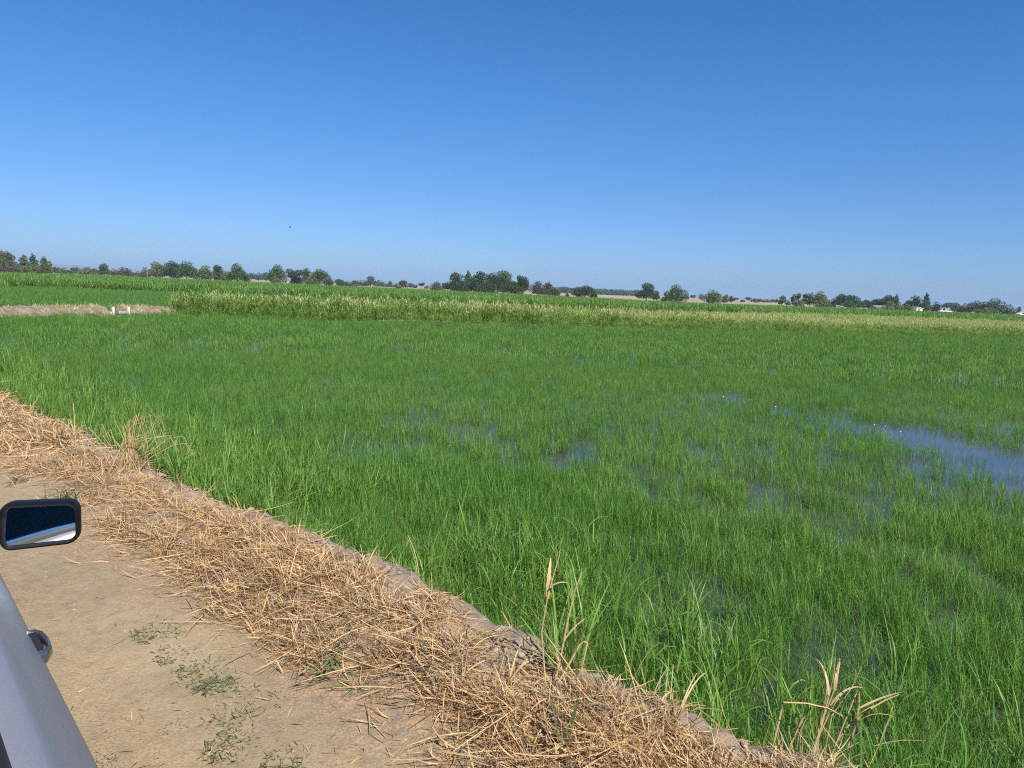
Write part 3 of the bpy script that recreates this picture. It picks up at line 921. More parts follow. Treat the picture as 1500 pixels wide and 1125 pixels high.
tuft('green_weed', 480, 988, 26, .17, .013, 'pale green grass tuft flattened at the road edge of the straw', BLEAF, (.6, 1.4), .05)
tuft('green_weed', 520, 1003, 10, .15, .012, 'few flat green blades just right of the pale tuft at the road edge', BLEAF, (1.1, 1.5), .05)
tuft('green_weed', 358, 838, 9, .17, .012, 'small upright green blades in the straw mat above the road weeds', BLEAF, (.2, .7), .03)
tuft('green_weed', 95, 735, 60, .22, .012, 'green and straw coloured tuft directly above the mirror', WGREEN, (.5, 1.4), .12)
tuft('green_weed', 30, 705, 44, .13, .009, 'sparse low green weed on the road left of the tuft above the mirror', WGREEN, (.9, 1.5), .08)
tuft('grass_clump', 822, 985, 42, .46, .012, 'tall green grass clump directly behind the two tall dry stalks', EDGE, (.1, .8), .09, 'grass')
tuft('grass_clump', 1322, 1120, 30, .40, .012, 'tall pale grass clump in the rice right of the broken stalks', EDGE, (.05, .6), .05, 'grass')
road_weeds = [((232, 925), 70, .07, .10, 'low matted green weed on the road, uppermost of the road weeds'), ((262, 957), 50, .06, .09, 'low green weed patch just under the uppermost road weeds'),
              ((300, 985), 60, .08, .11, 'wide low green weed across the middle of the road weeds'), ((322, 1005), 60, .10, .07, 'darkest green grassy tuft in the middle of the road weeds'),
              ((372, 1028), 40, .08, .10, 'thin dry green weed right of the dark road tuft'), ((325, 1048), 40, .05, .07, 'small scattered weed below the dark road tuft'),
              ((360, 1068), 50, .05, .08, 'scattered low weed right of the small one below the dark tuft'), ((335, 1095), 60, .08, .08, 'dark green weed tuft near the lower end of the road weeds'),
              ((418, 1112), 36, .08, .07, 'green weed tuft at the bottom edge right of the road weeds'), ((262, 1062), 26, .04, .05, 'tiny weed left of the road weeds near the car'),
              ((152, 1118), 30, .05, .04, 'tiny green weed beside the silver car at the bottom edge')]
for (px, py), n, L, rad, lab in road_weeds:
    tuft('road_weed', px, py, int(n * 3.6), L * .55, .006, lab, WGREEN, (.8, 1.6), rad * 1.2)['group'] = 'weeds growing in the dirt road'
# ================================================================== WATER BOX IN THE LEVEE
WHITEW = plain_mat('white_paint', (.72, .71, .64), rough=.6, noise=.15, nscale=6)
DARKW = plain_mat('wet_board', (.035, .032, .028), rough=.5, noise=.3, nscale=5)
FOAM = plain_mat('white_foam', (.78, .78, .74), rough=.8)
mid = (weirA + weirB) / 2
ang = math.atan2(weirB[1] - weirA[1], weirB[0] - weirA[0]); gap = float(np.linalg.norm(weirB - weirA))
wr = empty('water_control_box', (mid[0], mid[1], WATER), ang, 'white-posted wooden water box set in the gap of the bare levee', 'weir')
for sx in (-1, 1):
    mb = MB(); mb.box((sx * gap / 2, -.02, .16), (.09, .10, .62)); mb.box((sx * (gap / 2 + .03), .45, .0), (.03, .8, .44)); mb.build('post', WHITEW, wr)
mb = MB(); mb.box((0, .02, .02), (gap - .10, .05, .14)); mb.box((0, .02, .107), (gap - .10, .07, .03)); mb.build('weir_board', DARKW, wr)
mb = MB()
for q in range(26):
    a, c, r = rng.uniform(-.32, .38) * gap, -.12 - abs(rng.normal(0, .16)), rng.uniform(.03, .07)
    ring = [[(a + r * k2 * math.cos(t), c + r * k2 * math.sin(t), h * r) for t in np.linspace(0, 6.283, 7, endpoint=False)] for k2, h in ((1, -.1), (.85, .5), (.35, .8))]
    mb.loft(ring)
mb.box((.03 * gap, -.22, -.005), (gap * .8, .5, .03)); mb.build('foam', FOAM, wr, True)

# ================================================================== TREES
def tree_leaf(name, dark, light):
    return leaf_mat(name, dark, light, trans=.25, rough=.6, spec=.2, inst=False, jitter=.75)


TL = dict(
    oak=tree_leaf('oak_leaf', (.022, .040, .013), (.075, .108, .030)),
    green=tree_leaf('green_leaf', (.034, .070, .018), (.100, .158, .038)),
    olive=tree_leaf('olive_leaf', (.068, .092, .032), (.175, .205, .072)),
    pale=tree_leaf('pale_leaf', (.085, .11, .05), (.20, .23, .10)),
    brown=tree_leaf('brown_leaf', (.060, .058, .030), (.135, .122, .060)),
    grey=tree_leaf('grey_leaf', (.050, .074, .040), (.12, .155, .080)))
BARK = plain_mat('bark', (.16, .125, .095), rough=.9, noise=.35, nscale=1.5)


def tree(px, top, w, D, kind, shape, name, label, base_frac=.12, cat='tree', group=None):
    """px, top, w: where its crown stands in the photo; D: distance; the tree itself is built at its own size"""
    g = at_depth(px, top, D)
    loc = np.array([g[0], D, FIELD]); H = g[2] - FIELD; Wd = 1.2 * w * D / FPX
    root = empty(name, loc, rng.uniform(0, 6.283), label, cat, group)
    leaf = np.clip(D / 800., .32, 1.0)
    # crown lobes: (x, y, z, rx, ry, rz)
    lobes = []
    z0 = H * base_frac
    if shape == 'round':
        for q in range(11):
            a = rng.uniform(0, 6.283); rr = Wd * .30 * math.sqrt(rng.uniform(.05, 1)); zz = rng.uniform(.28, .80)
            pr_ = 1 - .45 * max(0, (zz - .5) / .5)
            lobes.append((rr * math.cos(a) * pr_, rr * math.sin(a) * pr_, H * zz, Wd * .23, Wd * .23, H * .17))
        lobes.append((0, 0, H * .84, Wd * .2, Wd * .2, H * .16))
        for q in range(5): a = q * 1.257 + .3; lobes.append((Wd * .33 * math.cos(a), Wd * .33 * math.sin(a), H * rng.uniform(.3, .45), Wd * .17, Wd * .17, H * .16))
    elif shape == 'bush':
        for q in range(12):
            a = rng.uniform(0, 6.283); rr = Wd * .34 * math.sqrt(rng.uniform(.0, 1)); zz = rng.uniform(.15, .72) * (1 - .5 * (rr / (Wd * .5)))
            lobes.append((rr * math.cos(a), rr * math.sin(a), H * zz, Wd * .19, Wd * .19, H * .26))
        lobes.append((Wd * .05, 0, H * .76, Wd * .2, Wd * .2, H * .24)); z0 = 0
    elif shape == 'poplar':
        for q in range(9):
            zz = .30 + .62 * q / 8; ww = .5 * math.sin(math.pi * min(1, (zz - .05) / .95)) ** .6
            a = rng.uniform(0, 6.283); rr = Wd * .22
            lobes.append((rr * math.cos(a), rr * math.sin(a), H * zz * .95, Wd * ww * .62, Wd * ww * .62, H * .12))
    elif shape == 'cone':
        for q in range(12):
            zz = q / 11; ww = .5 * (1 - zz) ** .75 + .09
            a = q * 2.4; rr = Wd * ww * .35
            lobes.append((rr * math.cos(a), rr * math.sin(a), H * (.12 + .82 * zz), Wd * ww * .75, Wd * ww * .75, H * .085))
    elif shape == 'gappy':
        for q in range(10):
            a = rng.uniform(0, 6.283); rr = Wd * .36 * math.sqrt(rng.uniform(.2, 1)); zz = rng.uniform(.22, .88)
            lobes.append((rr * math.cos(a), rr * math.sin(a), H * zz, Wd * .14, Wd * .14, H * .105))
    elif shape == 'umbrella':
        for q in range(9):
            a = rng.uniform(0, 6.283); rr = Wd * .34 * math.sqrt(rng.uniform(.1, 1))
            lobes.append((rr * math.cos(a), rr * math.sin(a), H * rng.uniform(.55, .85), Wd * .2, Wd * .2, H * .13))
    vol = Wd * H
    n = int(np.clip(vol / (leaf * leaf) * 9.0, 300, 7000))
    lo = np.array(lobes); lo[:, 3:6] *= 1.18; pw_ = (lo[:, 3] * lo[:, 5]); pw_ /= pw_.sum()
    idx = rng.choice(len(lo), n, p=pw_)
    d = rng.normal(0, 1, (n, 3)); d /= np.linalg.norm(d, axis=1)[:, None]
    rad = rng.uniform(.35, 1.08, n) ** .5
    C = lo[idx, :3] + d * lo[idx, 3:6] * rad[:, None]
    C[:, 2] = np.clip(C[:, 2], z0, H * 1.02)
    u = rng.normal(0, 1, (n, 3)); u /= np.linalg.norm(u, axis=1)[:, None]
    v = np.cross(u, rng.normal(0, 1, (n, 3))); v /= np.linalg.norm(v, axis=1)[:, None]
    sz = leaf * rng.uniform(.55, 1.15, n)[:, None] * .5
    V = np.stack([C - u * sz - v * sz * .6, C + u * sz * .3 - v * sz, C + u * sz * 1.1 + v * sz * .5, C - u * sz * .2 + v * sz], 1).reshape(-1, 3)
    F = np.arange(n * 4).reshape(-1, 4)
    mb = MB()
    tr = max(.10, H * .028)
    lean = rng.normal(0, .03, 2) * H
    mb.tube([(0, 0, -.3), (lean[0] * .3, lean[1] * .3, H * .25), (lean[0], lean[1], H * .62)], [tr * 1.25, tr, tr * .35], 7)
    for q in range(4):
        l = lo[rng.integers(len(lo))]; s0 = rng.uniform(.18, .4)
        mb.tube([(lean[0] * s0, lean[1] * s0, H * s0), (l[0] * .5, l[1] * .5, (H * s0 + l[2]) / 2), (l[0] * .9, l[1] * .9, l[2])], [tr * .55, tr * .4, tr * .15], 5)
    mb.build('trunk', BARK, root, True)
    mesh_np('crown', V, F, TL[kind], root, False)
    return root


T = []
def t_(px, top, w, D, kind, shape, label, name='broadleaf_tree', bf=.12, group=None): T.append((px, top, w, D, kind, shape, name, label, bf, 'tree' if 'bush' not in name else 'bush', group))

# left group
t_(-1, 367, 13, 300, 'olive', 'poplar', 'tall poplar cut by the left edge of the picture', 'poplar_tree')
t_(14, 368, 17, 300, 'olive', 'poplar', 'broad leafy poplar, second from the left edge, tallest there', 'poplar_tree')
t_(34, 373, 11, 305, 'olive', 'poplar', 'narrow poplar between the broad poplar and a pointed poplar', 'poplar_tree')
t_(48, 372, 15, 300, 'green', 'cone', 'pointed dark poplar widening towards its foot, fourth from the left edge', 'poplar_tree')
t_(67, 376, 13, 310, 'olive', 'poplar', 'slim poplar standing alone right of the pointed poplar', 'poplar_tree')
t_(4, 387, 34, 290, 'brown', 'bush', 'low dark undergrowth tree under the leftmost poplars', 'low_tree')
t_(27, 387, 26, 290, 'brown', 'bush', 'low dull tree between the broad and the narrow poplar', 'low_tree')
t_(46, 386, 34, 292, 'olive', 'bush', 'wide low tree around the foot of the pointed poplar', 'low_tree')
t_(64, 389, 24, 294, 'brown', 'bush', 'low tree at the foot of the slim lone poplar', 'low_tree')
t_(80, 391, 17, 420, 'grey', 'round', 'small rounded blue-green tree first right of the poplars')
t_(96, 392.5, 20, 420, 'grey', 'bush', 'low wide blue-green tree second right of the poplars')
t_(110, 391, 15, 430, 'grey', 'round', 'small blue-green tree with a domed top third right of the poplars')
t_(126, 391.5, 24, 400, 'olive', 'bush', 'pale olive low tree left of the lone round-headed tree')
t_(139, 393, 16, 410, 'grey', 'bush', 'dull low tree touching the left side of the round-headed tree')
t_(152.5, 386, 14, 360, 'green', 'round', 'lone round-headed tree rising above its low neighbours at the left')
t_(166, 393, 12, 390, 'grey', 'bush', 'small low tree right of the round-headed tree')
t_(181, 391.5, 25, 360, 'brown', 'round', 'reddish tinged low domed tree left of the pale pole')
t_(202, 397, 18, 400, 'grey', 'bush', 'lowest grey tree in the dip left of the pale pole')
t_(213, 391, 14, 330, 'olive', 'bush', 'low olive tree right behind the pale pole')
t_(228, 384, 26, 320, 'olive', 'round', 'pale olive domed tree just right of the pale pole')
t_(252, 382.5, 26, 315, 'oak', 'round', 'dark open-crowned tree with sky showing through and a branch sticking out on top')
t_(273, 382.5, 28, 312, 'green', 'round', 'large dark green tree right of the open-crowned tree')
t_(301, 389, 24, 325, 'olive', 'round', 'grey-olive tree left of the small dark domed top')
t_(318, 388, 16, 330, 'oak', 'round', 'small dark domed tree between two grey-olive trees')
t_(330, 396, 22, 318, 'olive', 'bush', 'low olive tree left of the tall ragged-topped tree')
t_(347, 386.5, 24, 310, 'green', 'round', 'tall green tree with a ragged feathery top left of the far bluish row')
t_(360, 398, 12, 312, 'green', 'bush', 'low bush-like tree leaning on the right side of the ragged-topped tree')
t_(368, 399.5, 12, 800, 'grey', 'round', 'first hazy tree of the far row seen beside the ragged-topped tree', group='far row left of the egg-shaped tree')
t_(379, 399.5, 13, 810, 'grey', 'round', 'second hazy tree of the far row between the two tall green trees', group='far row left of the egg-shaped tree')
t_(390, 398.8, 13, 800, 'grey', 'round', 'third hazy tree of the far row, touching the egg-shaped tree', group='far row left of the egg-shaped tree')
t_(407, 387.5, 24, 320, 'green', 'round', 'egg-shaped green tree standing apart right of the far bluish row', bf=.05)
t_(402, 405, 20, 315, 'olive', 'bush', 'low olive bush at the foot of the egg-shaped tree', 'bush')
t_(433, 394, 21, 330, 'grey', 'umbrella', 'grey-green tree with a domed top right of the egg-shaped tree')
t_(432, 402, 22, 332, 'grey', 'bush', 'low grey growth filling under the domed grey-green tree', 'bush')
t_(450, 393, 15, 325, 'green', 'round', 'narrow upright green tree left of the dark sloping tree')
t_(468, 394, 26, 322, 'green', 'round', 'dark tree with a crown sloping down to the right')
t_(456, 404, 22, 318, 'olive', 'bush', 'low olive bush before the narrow upright tree', 'bush')
t_(481, 403, 14, 335, 'grey', 'bush', 'last low grey tree of the left group, beside the tiny white shed')
# middle left small ones
t_(497, 408.5, 14, 420, 'green', 'round', 'small dark tree just right of the tiny white shed')
t_(509, 412, 26, 400, 'oak', 'bush', 'long low dark bush right of the tiny white shed', 'bush')
t_(522, 410.5, 12, 640, 'grey', 'round', 'small tree of the hazy row just behind the long dark bush')
t_(532, 410, 18, 640, 'grey', 'bush', 'low wide tree left of the highest tree of the hazy row')
t_(543, 404.5, 15, 600, 'grey', 'round', 'highest tree of the hazy row over the tan field')
t_(556, 410, 16, 640, 'grey', 'bush', 'low tree right of the highest tree of the hazy row')
t_(571.5, 411, 7, 640, 'grey', 'cone', 'tiny pointed tree in the gap left of the round reddish tree', 'conifer_tree')
t_(568, 416, 16, 660, 'grey', 'bush', 'low hedge-like tree around the tiny pointed tree')
t_(580, 415, 7, 640, 'grey', 'bush', 'tiny bush beside the round reddish tree, left of it', 'bush')
t_(591, 410, 13, 420, 'brown', 'round', 'round reddish-brown tree standing alone on the tan field', bf=.05)
t_(584, 419.5, 8, 400, 'oak', 'bush', 'small dark bush at the left foot of the round reddish tree', 'bush')
t_(602, 414.5, 10, 620, 'grey', 'round', 'small hazy tree first right of the round reddish tree')
t_(609, 417, 7, 640, 'grey', 'bush', 'tiny low hazy tree second right of the round reddish tree')
t_(617, 413.5, 9, 600, 'grey', 'umbrella', 'small flat-topped hazy tree standing alone on the tan field')
t_(625, 419, 6, 640, 'grey', 'bush', 'tiny low bush right of the small flat-topped tree', 'bush')
t_(640, 412.5, 20, 380, 'brown', 'bush', 'brownish rounded tree just left of the big dark grove')
t_(652, 414, 9, 420, 'grey', 'round', 'grey narrow tree squeezed between the brownish tree and the grove')
# grove
G = 'trees of the big dark grove'
t_(667, 399.5, 24, 300, 'oak', 'round', 'leftmost tree of the big dark grove', group=G)
t_(686, 396.5, 15, 304, 'green', 'cone', 'tree with a small pointed top, second in the dark grove', group=G)
t_(703, 397.5, 26, 300, 'oak', 'round', 'broad domed tree in the left half of the dark grove', group=G)
t_(721, 400, 22, 304, 'oak', 'round', 'slightly lower tree in the notch in the middle of the grove', group=G)
t_(738, 396.5, 30, 302, 'green', 'round', 'tallest broad tree in the right half of the dark grove', group=G)
t_(757, 402, 17, 306, 'green', 'gappy', 'open tree right of the tallest one in the grove', group=G)
t_(767, 404, 18, 300, 'oak', 'round', 'rightmost round dark tree of the grove', group=G)
t_(752, 412, 26, 294, 'oak', 'bush', 'low dark green tree in front of the right part of the grove', group=G)
t_(675, 411, 26, 295, 'oak', 'bush', 'low dark growth in front of the left part of the grove', group=G)
t_(712, 411, 34, 296, 'oak', 'bush', 'low shaded growth in front of the middle of the grove', group=G)
t_(789, 411.5, 21, 310, 'brown', 'round', 'grey-brown tree first right of the dark grove')
t_(803, 413.5, 15, 314, 'brown', 'round', 'smaller reddish-brown tree second right of the dark grove')
t_(811, 420, 17, 308, 'brown', 'bush', 'low brown bush ending the row right of the dark grove', 'bush')
t_(831, 428.5, 5, 380, 'oak', 'bush', 'tiny dark bush on the tan field before the far wood', 'bush')
t_(846, 420.5, 15, 300, 'oak', 'round', 'left smaller lobe tree of the low dark clump before the far wood')
t_(858, 418.5, 24, 300, 'oak', 'round', 'low dark spreading tree in the middle of the clump before the far wood', bf=.03)
t_(871, 424, 13, 300, 'oak', 'bush', 'right low end of the dark clump before the far wood')
t_(948, 414.5, 27, 290, 'oak', 'round', 'round dark lone tree, largest right of the far wood', bf=.02)
t_(962.5, 426, 9, 295, 'green', 'round', 'small tree leaning on the right side of the round dark lone tree', bf=.03)
t_(990, 417, 31, 292, 'green', 'bush', 'dark green tree with a peaked top right of the round lone tree', bf=.02)
t_(976, 427, 12, 294, 'oak', 'bush', 'low dark lobe tree at the left foot of the peaked tree')
# right half
t_(1008, 431, 7, 700, 'grey', 'bush', 'tiny far tree just right of the peaked tree')
t_(1016, 432, 8, 700, 'grey', 'umbrella', 'tiny flat-topped far tree, the left one of two before the olive bush tree')
t_(1028, 429.5, 9, 600, 'pale', 'bush', 'small pale tree touching the left side of the big olive bush tree')
t_(1044, 424.5, 25, 310, 'olive', 'bush', 'large round olive bush-like tree with a flat side, alone in the right half', bf=0)
t_(1063.5, 431, 11, 420, 'pale', 'bush', 'small pale tree right of the large olive bush tree')
t_(1072, 433, 9, 440, 'oak', 'round', 'small dark tree leaning right, beside the small pale tree')
F_ = 'row of small far trees'
t_(1080, 436, 9, 620, 'grey', 'umbrella', 'first small far tree right of the dark leaning one', group=F_)
t_(1088, 439, 7, 620, 'grey', 'bush', 'lowest bush in the row of small far trees', 'bush', group=F_)
t_(1096, 435.5, 8, 600, 'grey', 'umbrella', 'umbrella-shaped small far tree standing clear in its row', group=F_)
t_(1106, 437, 11, 600, 'olive', 'bush', 'olive rounded small far tree in the middle of its row', group=F_)
t_(1113, 437.5, 8, 610, 'olive', 'round', 'pale small tree right of the olive one in the far row', group=F_)
t_(1122, 438.5, 11, 610, 'olive', 'round', 'wide small far tree left of the bluish pair', group=F_)
t_(1131, 438.5, 10, 700, 'grey', 'round', 'left tree of the bluish pair before the slim olive tree', group=F_)
t_(1138, 438.5, 8, 700, 'grey', 'round', 'right tree of the bluish pair before the slim olive tree', group=F_)
t_(1146, 432.5, 10, 330, 'olive', 'poplar', 'slim upright olive tree right of the row of small far trees', bf=.04)
t_(1155, 439.5, 9, 450, 'grey', 'bush', 'low grey tree right of the slim upright olive tree')
t_(1168, 428.5, 15, 330, 'pale', 'gappy', 'pale open tree with gaps, first of the tall pale group at right', bf=.05)
t_(1178.5, 429, 11, 332, 'pale', 'gappy', 'thin pale tree, second of the tall pale group at right')
t_(1188, 428.5, 11, 332, 'pale', 'poplar', 'thin upright pale tree, third of the tall pale group at right')
t_(1202, 426.5, 20, 326, 'olive', 'round', 'tallest broad tree of the pale group at right')
t_(1208, 437.5, 24, 318, 'olive', 'bush', 'low yellowish olive bush left of the white sloping roof', 'bush', bf=0)
t_(1171, 437, 16, 328, 'pale', 'bush', 'low pale growth under the first tree of the pale group', 'bush')
t_(1222, 436.5, 14, 335, 'oak', 'round', 'small dark tree right of the yellowish olive bush, over the white roof')
t_(1233, 430.5, 20, 332, 'oak', 'round', 'dark tree with the highest top behind the white sloping roof')
t_(1246, 432, 26, 330, 'oak', 'round', 'broad dark tree right behind the white sloping roof')
t_(1244, 440, 22, 322, 'green', 'bush', 'green bush-like tree at the right end of the white sloping roof')
t_(1259, 440, 12, 345, 'grey', 'round', 'grey tree left in the low stretch between white roof and grey barn')
t_(1266, 439, 9, 350, 'grey', 'poplar', 'thin grey tree in the low stretch before the grey barn')
t_(1273, 439.5, 9, 350, 'grey', 'poplar', 'thin grey tree right before the grey barn')
t_(1286, 437.5, 20, 345, 'oak', 'round', 'dark tree rising behind the grey barn roof')
t_(1303, 432.5, 24, 340, 'oak', 'round', 'broad dark tree behind the right end of the grey barn')
t_(1314, 430.8, 8, 338, 'grey', 'cone', 'small grey spire-shaped tree right of the grey barn', 'conifer_tree')
t_(1304, 440, 18, 310, 'pale', 'bush', 'pale olive round bush-like tree right of the grey barn wall')
t_(1316, 442, 14, 312, 'olive', 'bush', 'olive bush-like tree between the pale round one and the cream shed')
t_(1328, 445, 14, 314, 'olive', 'bush', 'low olive bush touching the cream shed on its left', 'bush')
t_(1331, 440, 14, 338, 'oak', 'round', 'dark low tree behind the cream shed, left of the square-topped tree')
t_(1341.5, 433, 14, 335, 'oak', 'round', 'square-topped dark tree directly behind the cream shed')
t_(1358, 429, 12, 325, 'oak', 'cone', 'tall dark conifer right of the cream shed, highest tree there', 'conifer_tree')
t_(1355, 441, 16, 320, 'green', 'bush', 'dark green growth at the foot of the tall conifer', 'bush')
t_(1372, 442.5, 16, 322, 'oak', 'bush', 'dark round tree between the tall conifer and the white truck')
t_(1387, 442, 15, 345, 'grey', 'umbrella', 'grey tree behind the white truck')
t_(1400, 443.5, 12, 350, 'grey', 'round', 'grey tree first right of the white truck')
t_(1414, 445, 18, 340, 'brown', 'bush', 'dull brown-green wide tree second right of the white truck')
t_(1431, 441, 24, 330, 'grey', 'round', 'grey domed tree left of the largest right-hand tree')
t_(1458, 437.5, 30, 325, 'grey', 'round', 'largest broad domed tree near the right edge')
t_(1477, 446, 20, 322, 'grey', 'bush', 'lower right shoulder tree beside the largest right-hand tree')
t_(1446, 450, 30, 312, 'olive', 'bush', 'low olive growth in front of the largest right-hand tree', 'bush')
t_(1493, 448.5, 5, 500, 'grey', 'poplar', 'thin small tree near the right edge above the white car')
for a in T: tree(*a)
print('trees', len(T))


# far wood: reads as one mass
def far_wood():
    Vs, n_all = [], 0
    for px in np.arange(816, 952, 1.6):
        top = 421.0 + (px - 816) * .045 + rng.normal(0, .7)
        D = rng.uniform(1080, 1200); g = at_depth(px, top, D); H = g[2] - FIELD
        n = 90; a = rng.uniform(0, 6.283, n); r = 6.5 * np.sqrt(rng.uniform(0, 1, n))
        zc = H * rng.uniform(0.05, 1, n) ** .8
        C = np.stack([g[0] + r * np.cos(a) * (1 - .3 * zc / H), D + r * np.sin(a), FIELD + zc], 1)
        u = rng.normal(0, 1, (n, 3)); u /= np.linalg.norm(u, axis=1)[:, None]
        v = np.cross(u, rng.normal(0, 1, (n, 3))); v /= np.linalg.norm(v, axis=1)[:, None]
        Vs.append(np.stack([C - u - v * .6, C + u * .3 - v, C + u * 1.1 + v * .5, C - u * .2 + v], 1).reshape(-1, 3))
    V = np.concatenate(Vs)
    o = mesh_np('far_wood', V, np.arange(len(V)).reshape(-1, 4), TL['green'])
    tag(o, 'far hazy even-topped wood behind the tan field', 'wood', kind='stuff')


far_wood()

# hills on the horizon, far left
def hills():
    P = []
    D = 4600.
    xs = np.linspace(-300, 1900, 180)
    rows = []
    for q, fr in ((0, 0.), (1, .55), (2, 1.), (3, .5), (4, 0.)):
        row = []
        for px in xs:
            h = 7 * math.exp(-((px - 90) / 140) ** 2) + 3 * math.exp(-((px - 400) / 230) ** 2) + 1.5 * float(fbm(np.array(px * .012), np.array(1.5), 5)) + 1.2 * float(fbm(np.array(px * .06), np.array(1.5), 6))
            g = at_depth(px, 392.5 + .042 * px - h * fr, D + q * 300)
            row.append((g[0], g[1], FIELD - 2 if fr == 0 else g[2]))
        rows.append(row)
    mb = MB(); mb.loft(rows, closed=False, cap=False)
    tag(mb.build('hills', plain_mat('hill_grass', (.20, .17, .11), rough=.95, noise=.3, nscale=.004), None, True), kind='structure')


hills()
# the air: pale blue haze that far things fade into
hm, hnt, hout = new_mat('haze_air')
hv_ = N(hnt, 'ShaderNodeVolumePrincipled')
hv_.inputs['Color'].default_value = (.50, .72, 1.0, 1); hv_.inputs['Density'].default_value = HAZE; hv_.inputs['Anisotropy'].default_value = 0
hnt.links.new(hv_.outputs[0], hout.inputs['Volume'])
mb = MB(); mb.box((0, 0, 21.4), (14400, 14400, 46)); hz_ = mb.build('haze', hm); tag(hz_, 'thin pale blue haze in the air over the fields', 'haze', kind='stuff')
# ================================================================== FARM BUILDINGS AND VEHICLES
ROOFW = plain_mat('white_metal_roof', (.78, .78, .76), rough=.5, noise=.06, nscale=.8)
GREYW = plain_mat('grey_siding', (.30, .29, .29), rough=.8, noise=.12, nscale=1.2)
GREYR = plain_mat('grey_roof', (.17, .17, .18), rough=.8, noise=.15, nscale=1.2)
CREAM = plain_mat('cream_siding', (.72, .66, .46), rough=.75, noise=.08, nscale=1.2)
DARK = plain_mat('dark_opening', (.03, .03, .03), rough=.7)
WOODP = plain_mat('pale_wood', (.36, .31, .25), rough=.8, noise=.2, nscale=.7)


def building(px, top, w, D, hwall, hroof, depth, rz, wallm, roofm, name, label, mono=False, openfront=False):
    g = at_depth(px, top, D); Wd = w * D / FPX
    H = g[2] - FIELD; k = H / (hwall + hroof); hw, hr = hwall * k, hroof * k
    r = empty(name, (g[0], D, FIELD), rz, label, 'shed' if 'shed' in name else 'barn')
    mb = MB(); x, y = Wd / 2, depth / 2
    if mono:
        v = [(-x, -y, 0), (x, -y, 0), (x, y, 0), (-x, y, 0), (-x, -y, hw + hr - .12), (x, -y, hw - .12), (x, y, hw - .12), (-x, y, hw + hr - .12)]
        mb.add(v, [(0, 1, 5, 4), (1, 2, 6, 5), (2, 3, 7, 6), (3, 0, 4, 7)])
    else:
        v = [(-x, -y, 0), (x, -y, 0), (x, y, 0), (-x, y, 0), (-x, -y, hw), (x, -y, hw), (x, y, hw), (-x, y, hw), (-x, 0, hw + hr - .1), (x, 0, hw + hr - .1)]
        mb.add(v, [(0, 1, 5, 4), (2, 3, 7, 6), (1, 2, 6, 9, 5), (3, 0, 4, 8, 7)])
    mb.build('wall', wallm, r)
    mb = MB(); e = .3
    if mono:
        a, b = hw + hr, hw; s_ = (a - b) / Wd
        mb.loft([[(-x - e, -y - e, a + s_ * e - .1), (-x - e, -y - e, a + s_ * e), (-x - e, y + e, a + s_ * e), (-x - e, y + e, a + s_ * e - .1)],
                 [(x + e, -y - e, b - s_ * e - .1), (x + e, -y - e, b - s_ * e), (x + e, y + e, b - s_ * e), (x + e, y + e, b - s_ * e - .1)]])
    else:
        s_ = hr / y
        ring = lambda X: [(X, -y - e, hw - s_ * e), (X, 0, hw + hr), (X, y + e, hw - s_ * e), (X, y + e, hw - s_ * e - .1), (X, 0, hw + hr - .1 - .02), (X, -y - e, hw - s_ * e - .1)]
        mb.loft([ring(-x - e), ring(x + e)])
    mb.build('roof', roofm, r)
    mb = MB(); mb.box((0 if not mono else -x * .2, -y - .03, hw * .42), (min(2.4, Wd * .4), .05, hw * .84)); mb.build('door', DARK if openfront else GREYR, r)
    return r


building(1229.5, 446.8, 19, 318, .5, 1.6, 5.0, math.radians(6), GREYW, ROOFW, 'open_shed', 'low open shed with a bright white sloping roof under dark trees', mono=True, openfront=True)
building(1287.5, 447.2, 17.5, 316, 2.0, 1.2, 6.0, math.radians(3), GREYW, GREYR, 'grey_barn', 'grey barn with a dark grey pitched roof among the right-hand trees')
building(1342, 449.3, 10, 312, 2.6, .7, 4.0, math.radians(14), CREAM, ROOFW, 'cream_shed', 'bright cream shed below the square-topped dark tree', mono=True)
building(489, 414.6, 5.0, 400, 2.0, .5, 3.0, 0, ROOFW, ROOFW, 'white_shed', 'tiny white shed at the end of the left tree group', mono=True)
building(898, 434.6, 4, 420, 1.6, .6, 2.0, 0, ROOFW, ROOFW, 'white_shed', 'tiny white shed alone on the tan field before the far wood', mono=True)

# utility pole with crossarm
g = at_depth(215.3, 386.8, 250)
r = empty('utility_pole', (g[0], 250, FIELD), 0.4, 'thin pale wooden pole standing left of the pale olive tree', 'pole')
hp = g[2] - FIELD
mb = MB(); mb.tube([(0, 0, -.5), (0, 0, hp * .5), (0, 0, hp)], [.10, .085, .06], 8); mb.build('shaft', WOODP, r, True)

RUBBER = plain_mat('tyre_rubber', (.02, .02, .02), rough=.8)
WPAINT = plain_mat('white_car_paint', (.80, .80, .79), rough=.3, coat=.6)
DGLASS = plain_mat('dark_glass', (.012, .016, .022), rough=.05)


def wheel(mb, x, y, z, r, w):
    mb.tube([(x - w / 2, y, z), (x - w / 2 + .02, y, z), (x + w / 2 - .02, y, z), (x + w / 2, y, z)], [r * .92, r, r, r * .92], 18)


